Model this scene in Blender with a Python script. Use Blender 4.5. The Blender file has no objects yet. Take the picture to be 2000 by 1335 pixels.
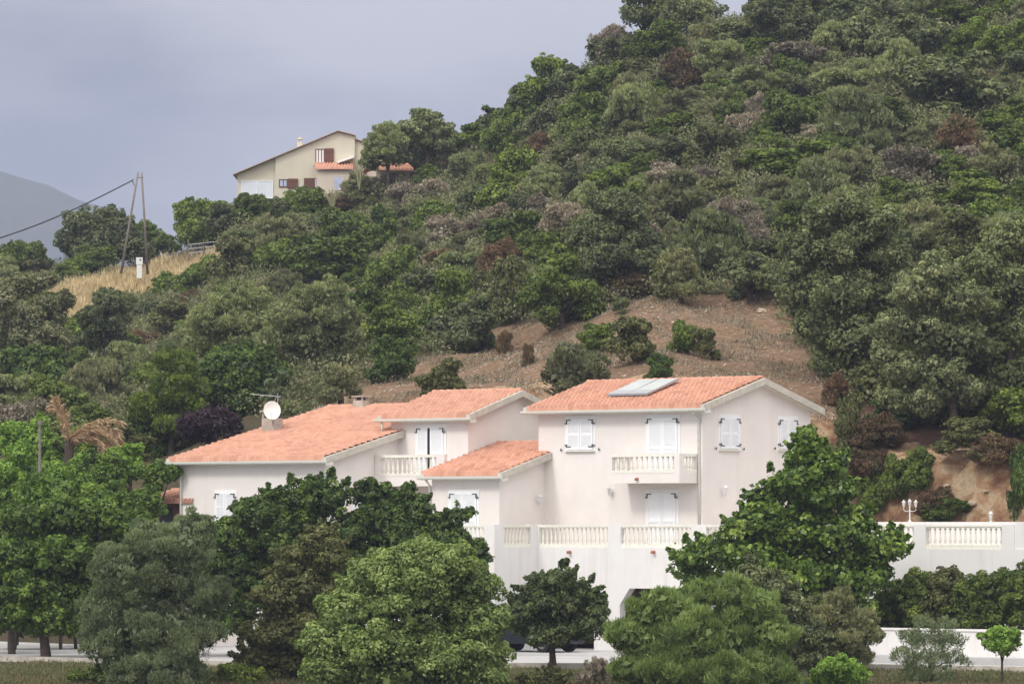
import bpy, math, random
import numpy as np
from mathutils import Vector

# ------------------------------------------------------------------ camera, sky, sun, exposure
S = bpy.context.scene
COL = S.collection
F = 8840.0                                   # focal length in photo pixels (2000 wide)
TILT = math.atan(352.5 / F)
CT, ST = math.cos(TILT), math.sin(TILT)
cam = bpy.data.cameras.new('camera'); cam.sensor_width = 36; cam.lens = 36 * F / 2000
cam.clip_start = 1; cam.clip_end = 12000
co = bpy.data.objects.new('camera', cam); COL.objects.link(co)
co.rotation_euler = (math.pi / 2 + TILT, 0, 0); S.camera = co

SUN_DIR = Vector((-0.62, -0.55, 0.80)).normalized()
w = bpy.data.worlds.new('World'); S.world = w; w.use_nodes = True
nt = w.node_tree; nt.nodes.clear()
def N(t, **k):
    n = nt.nodes.new(t)
    for a, b in k.items(): setattr(n, a, b)
    return n
sky = N('ShaderNodeTexSky', sky_type='NISHITA', sun_disc=False)
sky.sun_elevation = math.asin(SUN_DIR.z); sky.sun_rotation = math.atan2(SUN_DIR.x, SUN_DIR.y)
bg1 = N('ShaderNodeBackground'); bg1.inputs[1].default_value = 0.10
nt.links.new(sky.outputs[0], bg1.inputs[0])
tc = N('ShaderNodeTexCoord'); sep = N('ShaderNodeSeparateXYZ'); nt.links.new(tc.outputs['Generated'], sep.inputs[0])
mp = N('ShaderNodeMapping'); mp.inputs['Scale'].default_value = (1, 1, 3.0); nt.links.new(tc.outputs['Generated'], mp.inputs[0])
no = N('ShaderNodeTexNoise'); no.inputs['Scale'].default_value = 8; no.inputs['Detail'].default_value = 5
no.inputs['Roughness'].default_value = .5
nt.links.new(mp.outputs[0], no.inputs['Vector'])
ma = N('ShaderNodeMath', operation='MULTIPLY_ADD'); ma.inputs[1].default_value = .30; ma.inputs[2].default_value = -.148
nt.links.new(no.outputs[0], ma.inputs[0])
ad = N('ShaderNodeMath', operation='ADD'); nt.links.new(sep.outputs[2], ad.inputs[0]); nt.links.new(ma.outputs[0], ad.inputs[1])
rp = N('ShaderNodeValToRGB'); nt.links.new(ad.outputs[0], rp.inputs[0])
st = [(0.0, (.17, .19, .26)), (.05, (.235, .25, .315)), (.075, (.33, .34, .395)), (.10, (.44, .44, .485)), (.135, (.58, .575, .62)), (.30, (.78, .77, .77)), (.9, (1.75, 1.70, 1.62))]
el = rp.color_ramp.elements
el[0].position = st[0][0]; el[0].color = (*st[0][1], 1); el[1].position = st[-1][0]; el[1].color = (*st[-1][1], 1)
for p, c in st[1:-1]:
    e = el.new(p); e.color = (*c, 1)
mr = N('ShaderNodeMapRange'); mr.inputs[1].default_value = .2; mr.inputs[2].default_value = -.8
mr.inputs[3].default_value = 1.0; mr.inputs[4].default_value = 2.1; nt.links.new(sep.outputs[1], mr.inputs[0])
bg2 = N('ShaderNodeBackground'); nt.links.new(rp.outputs[0], bg2.inputs[0]); nt.links.new(mr.outputs[0], bg2.inputs[1])
mx = N('ShaderNodeMixShader'); mx.inputs[0].default_value = .93
nt.links.new(bg1.outputs[0], mx.inputs[1]); nt.links.new(bg2.outputs[0], mx.inputs[2])
wo = N('ShaderNodeOutputWorld'); nt.links.new(mx.outputs[0], wo.inputs[0])

sl = bpy.data.lights.new('sun', 'SUN'); sl.energy = 1.5; sl.angle = math.radians(12); sl.color = (1, .95, .88)
so = bpy.data.objects.new('sun', sl); COL.objects.link(so)
so.rotation_euler = SUN_DIR.to_track_quat('Z', 'Y').to_euler()
S.view_settings.view_transform = 'Standard'; S.view_settings.look = 'None'
S.view_settings.exposure = 0.05; S.view_settings.gamma = 1.0

# ------------------------------------------------------------------ photo geometry helpers
def proj(x, y, z):
    dpt = y * CT + z * ST
    return 1000 + F * x / dpt, 667.5 - F * (-y * ST + z * CT) / dpt
def ray(px, py):
    u = (px - 1000) / F; v = (667.5 - py) / F
    return np.array((u, CT - v * ST, ST + v * CT))
def at(px, py, y):
    r = ray(px, py); return Vector(r * (y / r[1]))

# ------------------------------------------------------------------ tagging / linking
def tag(o, label=None, cat=None, group=None, kind=None):
    if label: o['label'] = label
    if cat: o['category'] = cat
    if group: o['group'] = group
    if kind: o['kind'] = kind
    return o
def empty(name, loc=(0, 0, 0), rz=0, label=None, cat=None, group=None):
    o = bpy.data.objects.new(name, None); COL.objects.link(o); o.location = loc; o.rotation_euler = (0, 0, rz)
    o.empty_display_size = .3
    return tag(o, label, cat, group)
def link(name, me, parent=None, loc=None):
    o = bpy.data.objects.new(name, me); COL.objects.link(o)
    if parent: o.parent = parent
    if loc is not None: o.location = loc
    return o

class MB:
    def __init__(s): s.v = []; s.f = []
    def add(s, vs, fs):
        k = len(s.v); s.v += [tuple(p) for p in vs]; s.f += [tuple(i + k for i in q) for q in fs]; return s
    def box(s, x0, x1, y0, y1, z0, z1):
        x0, x1 = min(x0, x1), max(x0, x1); y0, y1 = min(y0, y1), max(y0, y1); z0, z1 = min(z0, z1), max(z0, z1)
        return s.add([(x0,y0,z0),(x1,y0,z0),(x1,y1,z0),(x0,y1,z0),(x0,y0,z1),(x1,y0,z1),(x1,y1,z1),(x0,y1,z1)],
                     [(0,3,2,1),(4,5,6,7),(0,1,5,4),(1,2,6,5),(2,3,7,6),(3,0,4,7)])
    def prism(s, poly, d0, d1, axis):          # poly: 2D points; axis 'a': extrude x, poly=(y,z); 'b': extrude y, poly=(x,z); 'z'
        n = len(poly)
        def m(p, d): return (d, p[0], p[1]) if axis == 'a' else ((p[0], d, p[1]) if axis == 'b' else (p[0], p[1], d))
        vs = [m(p, d0) for p in poly] + [m(p, d1) for p in poly]
        fs = [tuple(range(n)), tuple(range(2 * n - 1, n - 1, -1))] + [(i, i + n, (i + 1) % n + n, (i + 1) % n) for i in range(n)]
        return s.add(vs, fs)
    def tube(s, pts, rad, n=8, cap=True):
        pts = [Vector(p) for p in pts]
        if not hasattr(rad, '__len__'): rad = [rad] * len(pts)
        vs = []; fs = []
        for i, p in enumerate(pts):
            t = (pts[min(i + 1, len(pts) - 1)] - pts[max(i - 1, 0)]).normalized()
            a = t.cross(Vector((0, 0, 1)) if abs(t.z) < .9 else Vector((1, 0, 0))).normalized(); b = t.cross(a)
            for k in range(n):
                q = 2 * math.pi * k / n; vs.append(p + (a * math.cos(q) + b * math.sin(q)) * rad[i])
        for i in range(len(pts) - 1):
            for k in range(n): fs.append((i*n+k, i*n+(k+1) % n, (i+1)*n+(k+1) % n, (i+1)*n+k))
        if cap: fs += [tuple(range(n - 1, -1, -1)), tuple(range((len(pts)-1)*n, len(pts)*n))]
        return s.add(vs, fs)
    def lathe(s, prof, c=(0, 0, 0), n=10):
        vs = []; fs = []
        for r, z in prof:
            for k in range(n):
                q = 2 * math.pi * k / n; vs.append((c[0] + r * math.cos(q), c[1] + r * math.sin(q), c[2] + z))
        for i in range(len(prof) - 1):
            for k in range(n): fs.append((i*n+k, i*n+(k+1) % n, (i+1)*n+(k+1) % n, (i+1)*n+k))
        fs += [tuple(range(n - 1, -1, -1)), tuple(range((len(prof)-1)*n, len(prof)*n))]
        return s.add(vs, fs)
    def mesh(s, name, mat, smooth=False, bevel=0):
        me = bpy.data.meshes.new(name); me.from_pydata(s.v, [], s.f); me.materials.append(mat)
        import bmesh
        bm = bmesh.new(); bm.from_mesh(me); bmesh.ops.recalc_face_normals(bm, faces=bm.faces)
        if bevel: bmesh.ops.bevel(bm, geom=bm.edges[:], offset=bevel, segments=2, affect='EDGES', profile=.6)
        bm.to_mesh(me); bm.free()
        if smooth: me.polygons.foreach_set('use_smooth', [True] * len(me.polygons))
        return me
    def build(s, name, mat, parent=None, smooth=False, bevel=0):
        return link(name, s.mesh(name, mat, smooth, bevel), parent)

def np_mesh(name, V, Fq, mat, attrs=None, smooth=False):
    me = bpy.data.meshes.new(name); k = Fq.shape[1]
    me.vertices.add(len(V)); me.vertices.foreach_set('co', np.ascontiguousarray(V, np.float32).ravel())
    me.loops.add(Fq.size); me.loops.foreach_set('vertex_index', np.ascontiguousarray(Fq, np.int32).ravel())
    me.polygons.add(len(Fq)); me.polygons.foreach_set('loop_start', np.arange(0, Fq.size, k, dtype=np.int32))
    me.polygons.foreach_set('loop_total', np.full(len(Fq), k, np.int32))
    if smooth: me.polygons.foreach_set('use_smooth', np.ones(len(Fq), bool))
    me.update(calc_edges=True)
    for nm, (dom, typ, arr) in (attrs or {}).items():
        a = me.attributes.new(nm, typ, dom); a.data.foreach_set('color' if 'COLOR' in typ else 'value', np.ascontiguousarray(arr, np.float32).ravel())
    if mat: me.materials.append(mat)
    return me

# ------------------------------------------------------------------ materials
def newmat(name):
    m = bpy.data.materials.new(name); m.use_nodes = True; t = m.node_tree
    b = t.nodes['Principled BSDF']; return m, t, b
def nd(t, typ, **k):
    n = t.nodes.new(typ)
    for a, b in k.items(): setattr(n, a, b)
    return n
def ramp(t, fac, stops):
    r = nd(t, 'ShaderNodeValToRGB'); e = r.color_ramp.elements
    e[0].position, e[0].color = stops[0][0], (*stops[0][1], 1); e[1].position, e[1].color = stops[-1][0], (*stops[-1][1], 1)
    for p, c in stops[1:-1]: x = e.new(p); x.color = (*c, 1)
    if fac is not None: t.links.new(fac, r.inputs[0])
    return r.outputs[0]
def mixc(t, fac, a, b, mode='MIX'):
    m = nd(t, 'ShaderNodeMix', data_type='RGBA', blend_type=mode)
    for s, v in ((m.inputs[0], fac), (m.inputs[6], a), (m.inputs[7], b)):
        if isinstance(v, (int, float)): s.default_value = v
        elif isinstance(v, tuple): s.default_value = (*v, 1)
        else: t.links.new(v, s)
    return m.outputs[2]
def noise(t, scale, detail=4, rough=.55, co='Object', stretch=None, dist=0):
    c = nd(t, 'ShaderNodeTexCoord'); v = c.outputs[co]
    if stretch:
        mm = nd(t, 'ShaderNodeMapping'); mm.inputs['Scale'].default_value = stretch; t.links.new(v, mm.inputs[0]); v = mm.outputs[0]
    n = nd(t, 'ShaderNodeTexNoise'); n.inputs['Scale'].default_value = scale; n.inputs['Detail'].default_value = detail
    n.inputs['Roughness'].default_value = rough; n.inputs['Distortion'].default_value = dist; t.links.new(v, n.inputs['Vector']); return n.outputs[0]
def bump(t, b, h, strength=.3, dist=.02):
    n = nd(t, 'ShaderNodeBump'); n.inputs['Strength'].default_value = strength; n.inputs['Distance'].default_value = dist
    t.links.new(h, n.inputs['Height']); t.links.new(n.outputs[0], b.inputs['Normal'])

def plain(name, col, rough=.6, metal=0, var=.12, scale=6, spec=.3):
    m, t, b = newmat(name)
    c2 = tuple(x * (1 - var) for x in col)
    t.links.new(ramp(t, noise(t, scale), [(.3, c2), (.7, col)]), b.inputs['Base Color'])
    b.inputs['Roughness'].default_value = rough; b.inputs['Metallic'].default_value = metal
    b.inputs['Specular IOR Level'].default_value = spec
    return m
def stucco(name, col, stain=(.45, .40, .36), amt=.35, base=None):
    m, t, b = newmat(name)
    n1 = ramp(t, noise(t, .8, 6, .6), [(.3, tuple(x * .92 for x in col)), (.7, col)])
    # rain streaks: vertical, narrow
    s = noise(t, 2.2, 5, .65, stretch=(1, 1, .10))
    f = ramp(t, s, [(.52, (0, 0, 0)), (.80, (amt,) * 3)])
    c = mixc(t, f, n1, tuple(stain))
    g = noise(t, 40, 3)
    c = mixc(t, .10, c, ramp(t, g, [(.3, (.3, .3, .3)), (.7, (1, 1, 1))]), 'MULTIPLY')
    t.links.new(c, b.inputs['Base Color']); b.inputs['Roughness'].default_value = .9; b.inputs['Specular IOR Level'].default_value = .15
    bump(t, b, g, .25, .01); return m

M = {}
M['wall'] = stucco('pale_stucco', (.87, .815, .78), amt=.13)
M['terrace'] = stucco('weathered_stucco', (.82, .80, .785), stain=(.52, .43, .36), amt=.36)
M['trim'] = plain('white_paint', (.88, .88, .88), .5, var=.04)
M['shutter'] = plain('white_shutter_paint', (.90, .91, .93), .4, var=.03)
M['stone'] = plain('cast_stone', (.86, .84, .75), .8, var=.14, scale=9)
M['gutter'] = plain('cream_pvc', (.72, .72, .66), .4, var=.08)
M['rake'] = plain('verge_mortar', (.62, .58, .50), .85, var=.25, scale=4)
M['iron'] = plain('black_iron', (.085, .085, .09), .6)
M['chim'] = plain('chimney_render', (.55, .50, .43), .9, var=.35, scale=3)
M['dark'] = plain('dark_opening', (.02, .02, .022), .8)
M['lampw'] = plain('white_lamp_metal', (.72, .72, .74), .35, var=.05)
M['glassw'] = plain('frosted_glass', (.62, .63, .63), .2, var=.1)
M['spout'] = plain('terracotta_spout', (.42, .17, .12), .8, var=.3)
M['dish'] = plain('dish_paint', (.80, .80, .76), .45, var=.05)
M['alu'] = plain('aluminium', (.55, .56, .58), .4, .8)
M['paver'] = plain('terrace_paving', (.48, .42, .36), .8, var=.2)
M['bark'] = plain('bark', (.085, .065, .05), .95, var=.5, scale=5)
M['barkpale'] = plain('pale_bark', (.16, .13, .10), .95, var=.5, scale=5)
M['pole'] = plain('weathered_pole_wood', (.25, .215, .19), .9, var=.35, scale=2)
M['cable'] = plain('black_cable', (.04, .04, .045), .7)
M['h2wall'] = stucco('ochre_render', (.66, .61, .49), amt=.25)
M['h2wallp'] = stucco('pinkish_render', (.70, .60, .50), amt=.15)
M['h2wood'] = plain('brown_shutter_wood', (.16, .075, .055), .7)
M['h2edge'] = plain('roof_edge', (.50, .38, .30), .8)
M['carp'] = plain('dark_car_paint', (.02, .028, .035), .15, .3, spec=.6)
M['tyre'] = plain('rubber', (.015, .015, .015), .9)
M['rim'] = plain('alloy', (.4, .4, .42), .3, .9)
M['rock'] = plain('pale_rock', (.50, .41, .31), .95, var=.35, scale=2)
M['shed'] = plain('shed_wood', (.14, .055, .04), .9, var=.4)
M['plastic'] = plain('white_cabinet', (.75, .75, .74), .5, var=.05)

m, t, b = newmat('sky_reflecting_glass'); b.inputs['Base Color'].default_value = (.35, .37, .42, 1); b.inputs['Roughness'].default_value = .12
b.inputs['Metallic'].default_value = .85; t.links.new(ramp(t, noise(t, 1.5), [(.3, (.62, .64, .70)), (.7, (.78, .80, .86))]), b.inputs['Base Color']); M['pane'] = m
M['curtain'] = plain('white_curtain_glass', (.74, .77, .84), .15, var=.1, scale=1.5, spec=.6)
m, t, b = newmat('teal_reflection_glass'); b.inputs['Roughness'].default_value = .08; b.inputs['Metallic'].default_value = .6
t.links.new(ramp(t, noise(t, 3), [(.35, (.02, .10, .10)), (.65, (.20, .55, .50))]), b.inputs['Base Color']); M['screen'] = m  # teal reflection painted into the glass as mottled base colour
m, t, b = newmat('solar_glass'); b.inputs['Roughness'].default_value = .25; b.inputs['Specular IOR Level'].default_value = .8
t.links.new(ramp(t, noise(t, 1.2, 2), [(.3, (.36, .39, .38)), (.7, (.44, .47, .45))]), b.inputs['Base Color']); M['solar'] = m

def tiles(name, lo, mid, hi, gapc):
    m, t, b = newmat(name)
    c = nd(t, 'ShaderNodeTexCoord'); sp = nd(t, 'ShaderNodeSeparateXYZ'); t.links.new(c.outputs['Object'], sp.inputs[0])
    def fl(o, per):
        d = nd(t, 'ShaderNodeMath', operation='DIVIDE'); d.inputs[1].default_value = per; t.links.new(o, d.inputs[0])
        f = nd(t, 'ShaderNodeMath', operation='FLOOR'); t.links.new(d.outputs[0], f.inputs[0]); return f.outputs[0], d.outputs[0]
    fa, _ = fl(sp.outputs[0], .21); fb, rb = fl(sp.outputs[1], .36)
    cb = nd(t, 'ShaderNodeCombineXYZ'); t.links.new(fa, cb.inputs[0]); t.links.new(fb, cb.inputs[1])
    wn = nd(t, 'ShaderNodeTexWhiteNoise', noise_dimensions='2D'); t.links.new(cb.outputs[0], wn.inputs[0])
    col = ramp(t, wn.outputs[0], [(0, lo), (.25, mid), (.8, hi), (1, mid)])
    big = noise(t, .5, 5, .6)
    col = mixc(t, ramp(t, big, [(.45, (0, 0, 0)), (.8, (.35,) * 3)]), col, gapc)
    fine = noise(t, 14, 4)
    col = mixc(t, .35, col, ramp(t, fine, [(.3, (.75, .72, .72)), (.65, (1, 1, 1))]), 'MULTIPLY')
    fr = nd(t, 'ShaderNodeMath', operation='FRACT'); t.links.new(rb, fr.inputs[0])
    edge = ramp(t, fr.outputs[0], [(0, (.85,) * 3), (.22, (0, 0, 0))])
    col = mixc(t, edge, col, gapc)          # painted occlusion shade: dark band along each tile's lower lip
    t.links.new(col, b.inputs['Base Color']); b.inputs['Roughness'].default_value = .9; b.inputs['Specular IOR Level'].default_value = .15
    bump(t, b, fine, .4, .01); return m
M['tile'] = tiles('canal_tiles', (.52, .265, .19), (.585, .31, .22), (.64, .36, .26), (.28, .16, .12))
M['tileB'] = tiles('canal_tiles_sharp', (.48, .235, .165), (.58, .295, .205), (.64, .35, .25), (.28, .155, .115))

def leafmat(name, dark, mid, light, trans=.28, objvar=.35, rough=.55, accent=None, amt=.0):
    m = bpy.data.materials.new(name); m.use_nodes = True; t = m.node_tree; b = t.nodes['Principled BSDF']; out = t.nodes['Material Output']
    at_ = nd(t, 'ShaderNodeAttribute', attribute_name='tint')
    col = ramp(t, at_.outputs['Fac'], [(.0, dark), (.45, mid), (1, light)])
    if accent:
        col = mixc(t, ramp(t, noise(t, .9, 2), [(.5, (0, 0, 0)), (.62, (amt,) * 3)]), col, accent)
    oi = nd(t, 'ShaderNodeObjectInfo')
    v = ramp(t, oi.outputs['Random'], [(0, (1 - objvar,) * 3), (.5, (1, 1 - objvar * .1, 1)), (1, (1 + objvar * .6, 1 + objvar * .45, 1 + objvar * .3))])
    col = mixc(t, 1.0, col, v, 'MULTIPLY')
    t.links.new(col, b.inputs['Base Color']); b.inputs['Roughness'].default_value = rough; b.inputs['Specular IOR Level'].default_value = .35
    tr = nd(t, 'ShaderNodeBsdfTranslucent'); t.links.new(mixc(t, 1.0, col, (1.1, 1.25, .6), 'MULTIPLY'), tr.inputs[0])
    ms = nd(t, 'ShaderNodeMixShader'); ms.inputs[0].default_value = trans
    t.links.new(b.outputs[0], ms.inputs[1]); t.links.new(tr.outputs[0], ms.inputs[2]); t.links.new(ms.outputs[0], out.inputs[0])
    return m
L = {
 'oak':    leafmat('holm_oak_leaves', (0.066, 0.087, 0.038), (0.134, 0.165, 0.067), (0.282, 0.310, 0.131)),
 'arbutus':leafmat('arbutus_leaves', (0.051, 0.081, 0.016), (0.131, 0.189, 0.031), (0.256, 0.325, 0.052)),
 'lime':   leafmat('yellow_green_leaves', (.075, .11, .018), (.165, .225, .035), (.29, .37, .06)),
 'olive':  leafmat('olive_leaves', (0.124, 0.153, 0.068), (0.249, 0.291, 0.131), (0.427, 0.445, 0.223)),
 'grey':   leafmat('grey_green_leaves', (0.106, 0.119, 0.061), (0.213, 0.223, 0.111), (0.373, 0.368, 0.199)),
 'dry':    leafmat('dry_grey_twigs', (0.134, 0.116, 0.083), (0.274, 0.237, 0.171), (0.466, 0.413, 0.314), trans=.08, accent=(0.163, 0.165, 0.066), amt=.5),
 'rust':   leafmat('rusty_dead_leaves', (.08, .052, .028), (.17, .11, .055), (.27, .185, .095), trans=.1, accent=(.10, .13, .045), amt=.6),
 'plum':   leafmat('purple_plum_leaves', (.018, .009, .016), (.040, .018, .034), (.07, .032, .055)),
 'fig':    leafmat('broad_green_leaves', (0.048, 0.088, 0.016), (0.121, 0.202, 0.031), (0.241, 0.351, 0.055), objvar=.12),
 'bright': leafmat('bright_green_leaves', (0.099, 0.182, 0.026), (0.206, 0.338, 0.049), (0.327, 0.494, 0.085), objvar=.1),
 'mulb':   leafmat('glossy_mulberry_leaves', (0.043, 0.081, 0.013), (0.128, 0.215, 0.029), (0.369, 0.481, 0.091), rough=.32, objvar=.1),
 'lentisk':leafmat('dome_tree_leaves', (0.085, 0.130, 0.034), (0.213, 0.286, 0.081), (0.355, 0.442, 0.137), objvar=.1),
 'feather':leafmat('feathery_leaves', (.10, .15, .042), (.23, .315, .088), (.37, .47, .15), objvar=.1),
 'oakl':   leafmat('grey_oak_leaves', (0.094, 0.121, 0.057), (0.195, 0.228, 0.095), (0.335, 0.367, 0.164), objvar=.1),
 'bronze': leafmat('brownish_olive_leaves', (0.064, 0.072, 0.026), (0.142, 0.150, 0.052), (0.256, 0.260, 0.091), objvar=.1),
 'citrus': leafmat('citrus_leaves', (0.036, 0.060, 0.021), (0.098, 0.135, 0.041), (0.245, 0.284, 0.105), objvar=.1, rough=.4),
 'silver': leafmat('silver_olive_leaves', (0.085, 0.114, 0.058), (0.177, 0.221, 0.111), (0.312, 0.351, 0.195), objvar=.1),
 'dark':   leafmat('deep_green_leaves', (0.029, 0.053, 0.013), (0.080, 0.134, 0.026), (0.198, 0.284, 0.049), objvar=.12),
 'palm':   leafmat('dried_frond', (.26, .16, .085), (.42, .28, .16), (.56, .40, .26), trans=.1, objvar=.05),
 'straw':  leafmat('straw', (.38, .29, .16), (.56, .44, .25), (.74, .60, .37), trans=.1, objvar=.05),
 'agave':  leafmat('agave_blades', (.30, .30, .16), (.50, .46, .22), (.62, .56, .28), trans=.05, objvar=.1),
 'magenta':leafmat('magenta_flowers', (.12, .02, .06), (.25, .04, .12), (.36, .08, .2), objvar=.1),
 'scrub':  leafmat('scrub_mix', (0.099, 0.122, 0.043), (0.159, 0.181, 0.069), (0.219, 0.231, 0.100), objvar=0, trans=.15, accent=(0.245, 0.200, 0.144), amt=.7),
 'lawn':   leafmat('lawn_blades', (.07, .09, .03), (.12, .13, .05), (.22, .17, .10), objvar=0),
}

# ------------------------------------------------------------------ terrain
TH = math.radians(39.0); CU, SU = math.cos(TH), math.sin(TH)
P0 = np.array((7.15, 170.0))
def ab(x, y):
    dx, dy = x - P0[0], y - P0[1]
    return dx * CU - dy * SU, dx * SU + dy * CU
def xy(a, b): return P0[0] + a * CU + b * SU, P0[1] - a * SU + b * CU
ZG, ZT = -4.8, -0.98
PXC = [-600, 0, 140, 280, 420, 470, 600, 720, 880, 960, 1060, 1200, 1300, 1450, 1700, 2000, 2600]
RPY = [600, 545, 525, 520, 470, 402, 396, 355, 285, 250, 188, 112, 80, 48, 0, -24, -60]
RD  = [330, 335, 335, 335, 330, 325, 325, 328, 325, 322, 315, 308, 304, 298, 290, 285, 280]
FPX = [-600, 0, 300, 500, 700, 1000, 1300, 1600, 1750, 2000, 2600]
FPY = [985, 965, 960, 890, 850, 835, 800, 845, 880, 872, 860]
def sm(t): t = np.clip(t, 0, 1); return t * t * (3 - 2 * t)
def bumpy(x, y):
    return .35 * np.sin(x * .31 + 1.3) * np.sin(y * .23 + .4) + .18 * np.sin(x * .83 + y * .41) + .10 * np.sin(x * 1.7 - y * 1.3 + 2)
def height(x, y):
    x = np.asarray(x, float); y = np.asarray(y, float)
    yy = np.maximum(y, 20.0); px = 1000 + F * x / yy
    R = np.interp(px, PXC, RPY); D = np.interp(px, PXC, RD); Ft = np.interp(px, FPX, FPY)
    t = np.clip((yy - 178) / (D - 178), 0, 1)
    py = Ft + (R - Ft) * t ** .88
    H = (1020 - py) / F * np.minimum(yy, D)
    over = np.clip((yy - D) / 160, 0, 1); H = H * (1 - sm(over)) + (-7) * sm(over) - np.clip(yy - D, 0, 60) * .04
    H = H + bumpy(x, y) * (.25 + .9 * sm((yy - 178) / 40)) * (1 - sm(over))
    a, b = ab(x, y)
    kL = sm((a + 27) / 4.0)                         # 0 left of the house, 1 beside / behind it
    b0 = -7 + kL * 15.2; b1 = 4 + kL * 6.6
    kk = sm((b - b0) / (b1 - b0))
    G = ZG - .12 - 1.2 * sm((150 - yy) / 70) + 0 * x
    return G * (1 - kk) + H * kk
def ground_at(px, d): x_ = (px - 1000) / F * d; return Vector((x_, d, float(height(x_, d)) + .05))
def hit(px, py, y0=160, y1=420):
    r = ray(px, py); ys = np.arange(y0, y1, .4); xs = r[0] / r[1] * ys; zs = r[2] / r[1] * ys
    h = height(xs, ys); k = np.nonzero(zs < h)[0]
    if len(k) == 0:
        i = int(np.argmin(zs - h))
    else:
        i = int(k[0]); lo, hi = ys[max(i - 1, 0)], ys[i]
        for _ in range(14):
            mid = (lo + hi) / 2
            if r[2] / r[1] * mid < float(height(r[0] / r[1] * mid, mid)): hi = mid
            else: lo = mid
        return Vector((r[0] / r[1] * hi, hi, float(height(r[0] / r[1] * hi, hi))))
    return Vector((xs[i], ys[i], float(h[i])))
def inpoly(px, py, poly):
    c = np.zeros(np.shape(px), bool); n = len(poly)
    for i in range(n):
        x1, y1 = poly[i]; x2, y2 = poly[(i + 1) % n]
        if y1 == y2: continue
        k = ((y1 > py) != (y2 > py)) & (px < (x2 - x1) * (py - y1) / (y2 - y1) + x1); c ^= k
    return c
BARE = [(560, 830), (640, 780), (715, 738), (850, 695), (980, 640), (1130, 618), (1240, 580), (1400, 572), (1530, 590), (1570, 690), (1640, 760), (1700, 850), (1660, 960), (560, 960)]
BANK = [(1600, 890), (1700, 900), (1780, 885), (1990, 868), (2010, 1040), (1580, 1040)]
BROWN = [(1590, 740), (1640, 755), (1800, 770), (2060, 800), (2060, 900), (1600, 905)]
FIELD = [(100, 575), (200, 545), (300, 520), (440, 492), (430, 520), (380, 555), (300, 590), (210, 600), (170, 640), (105, 640)]

def axis(segs):
    out = []
    for a0, a1, s in segs: out += list(np.arange(a0, a1, s))
    return np.array(out + [segs[-1][1]], float)
gx = axis([(-4500, -500, 500), (-500, -100, 40), (-100, -50, 5), (-50, 50, .8), (50, 100, 5), (100, 500, 40), (500, 4500, 500)])
gy = axis([(-4500, -500, 500), (-500, 0, 50), (0, 130, 5), (130, 345, .8), (345, 520, 6), (520, 1000, 60), (1000, 4500, 500)])
X, Y = np.meshgrid(gx, gy); Z = height(X, Y)
Z = np.where(Y < 20, height(X * 0, Y * 0 + 20), Z)
nx, ny = len(gx), len(gy)
V = np.stack([X.ravel(), Y.ravel(), Z.ravel()], 1)
I = np.arange(nx * ny).reshape(ny, nx)
Q = np.stack([I[:-1, :-1].ravel(), I[:-1, 1:].ravel(), I[1:, 1:].ravel(), I[1:, :-1].ravel()], 1)
dp = np.maximum(V[:, 1], 20); PX = 1000 + F * V[:, 0] / dp; PY = 1020 - F * V[:, 2] / dp
zone = np.zeros((len(V), 4), np.float32); zone[:, 3] = 1
far = V[:, 1] > 168
A_, B_ = ab(V[:, 0], V[:, 1])
zone[:, 0] = inpoly(PX, PY, BARE) & far
zone[:, 1] = inpoly(PX, PY, FIELD) & far
zone[:, 3] = 1 - (inpoly(PX, PY, BROWN) & far)
zone[:, 2] = (inpoly(PX, PY, BANK) & far) | ((B_ > 7.8) & (B_ < 12.5) & (A_ > -20) & (A_ < 30))
m, t, b = newmat('hillside_soil')
za = nd(t, 'ShaderNodeAttribute', attribute_name='zone'); zs = nd(t, 'ShaderNodeSeparateColor'); t.links.new(za.outputs['Color'], zs.inputs[0])
n1 = noise(t, .35, 8, .65); n2 = noise(t, 3.5, 6, .7); n3 = noise(t, 1.2, 6, .6, dist=.5)
soil = ramp(t, n1, [(.3, (.10, .075, .05)), (.55, (.10, .085, .05)), (.7, (.16, .13, .085))])
bare = ramp(t, n2, [(.28, (.14, .085, .055)), (.46, (.25, .16, .105)), (.60, (.32, .225, .15)), (.72, (.44, .35, .25))])
bare = mixc(t, ramp(t, n1, [(.45, (0, 0, 0)), (.65, (.6,) * 3)]), bare, (.18, .13, .075))
straw = ramp(t, n2, [(.3, (.30, .21, .11)), (.7, (.52, .40, .22))])
bank = ramp(t, n3, [(.28, (.15, .085, .055)), (.40, (.30, .17, .10)), (.50, (.42, .27, .16)), (.60, (.54, .41, .27)), (.72, (.32, .24, .165))])
def edge(o):
    a = nd(t, 'ShaderNodeMath', operation='ADD'); t.links.new(o, a.inputs[0])
    s = nd(t, 'ShaderNodeMath', operation='MULTIPLY_ADD'); s.inputs[1].default_value = 1.2; s.inputs[2].default_value = -.6; t.links.new(n3, s.inputs[0])
    t.links.new(s.outputs[0], a.inputs[1]); return ramp(t, a.outputs[0], [(.35, (0, 0, 0)), (.6, (1, 1, 1))])
brown = ramp(t, n2, [(.3, (.10, .055, .045)), (.55, (.17, .10, .075)), (.72, (.24, .16, .11))])
al = nd(t, 'ShaderNodeMath', operation='SUBTRACT'); al.inputs[0].default_value = 1; t.links.new(za.outputs['Alpha'], al.inputs[1])
c = mixc(t, edge(al.outputs[0]), soil, brown); c = mixc(t, edge(zs.outputs[0]), c, bare); c = mixc(t, edge(zs.outputs[1]), c, straw); c = mixc(t, edge(zs.outputs[2]), c, bank)
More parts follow.
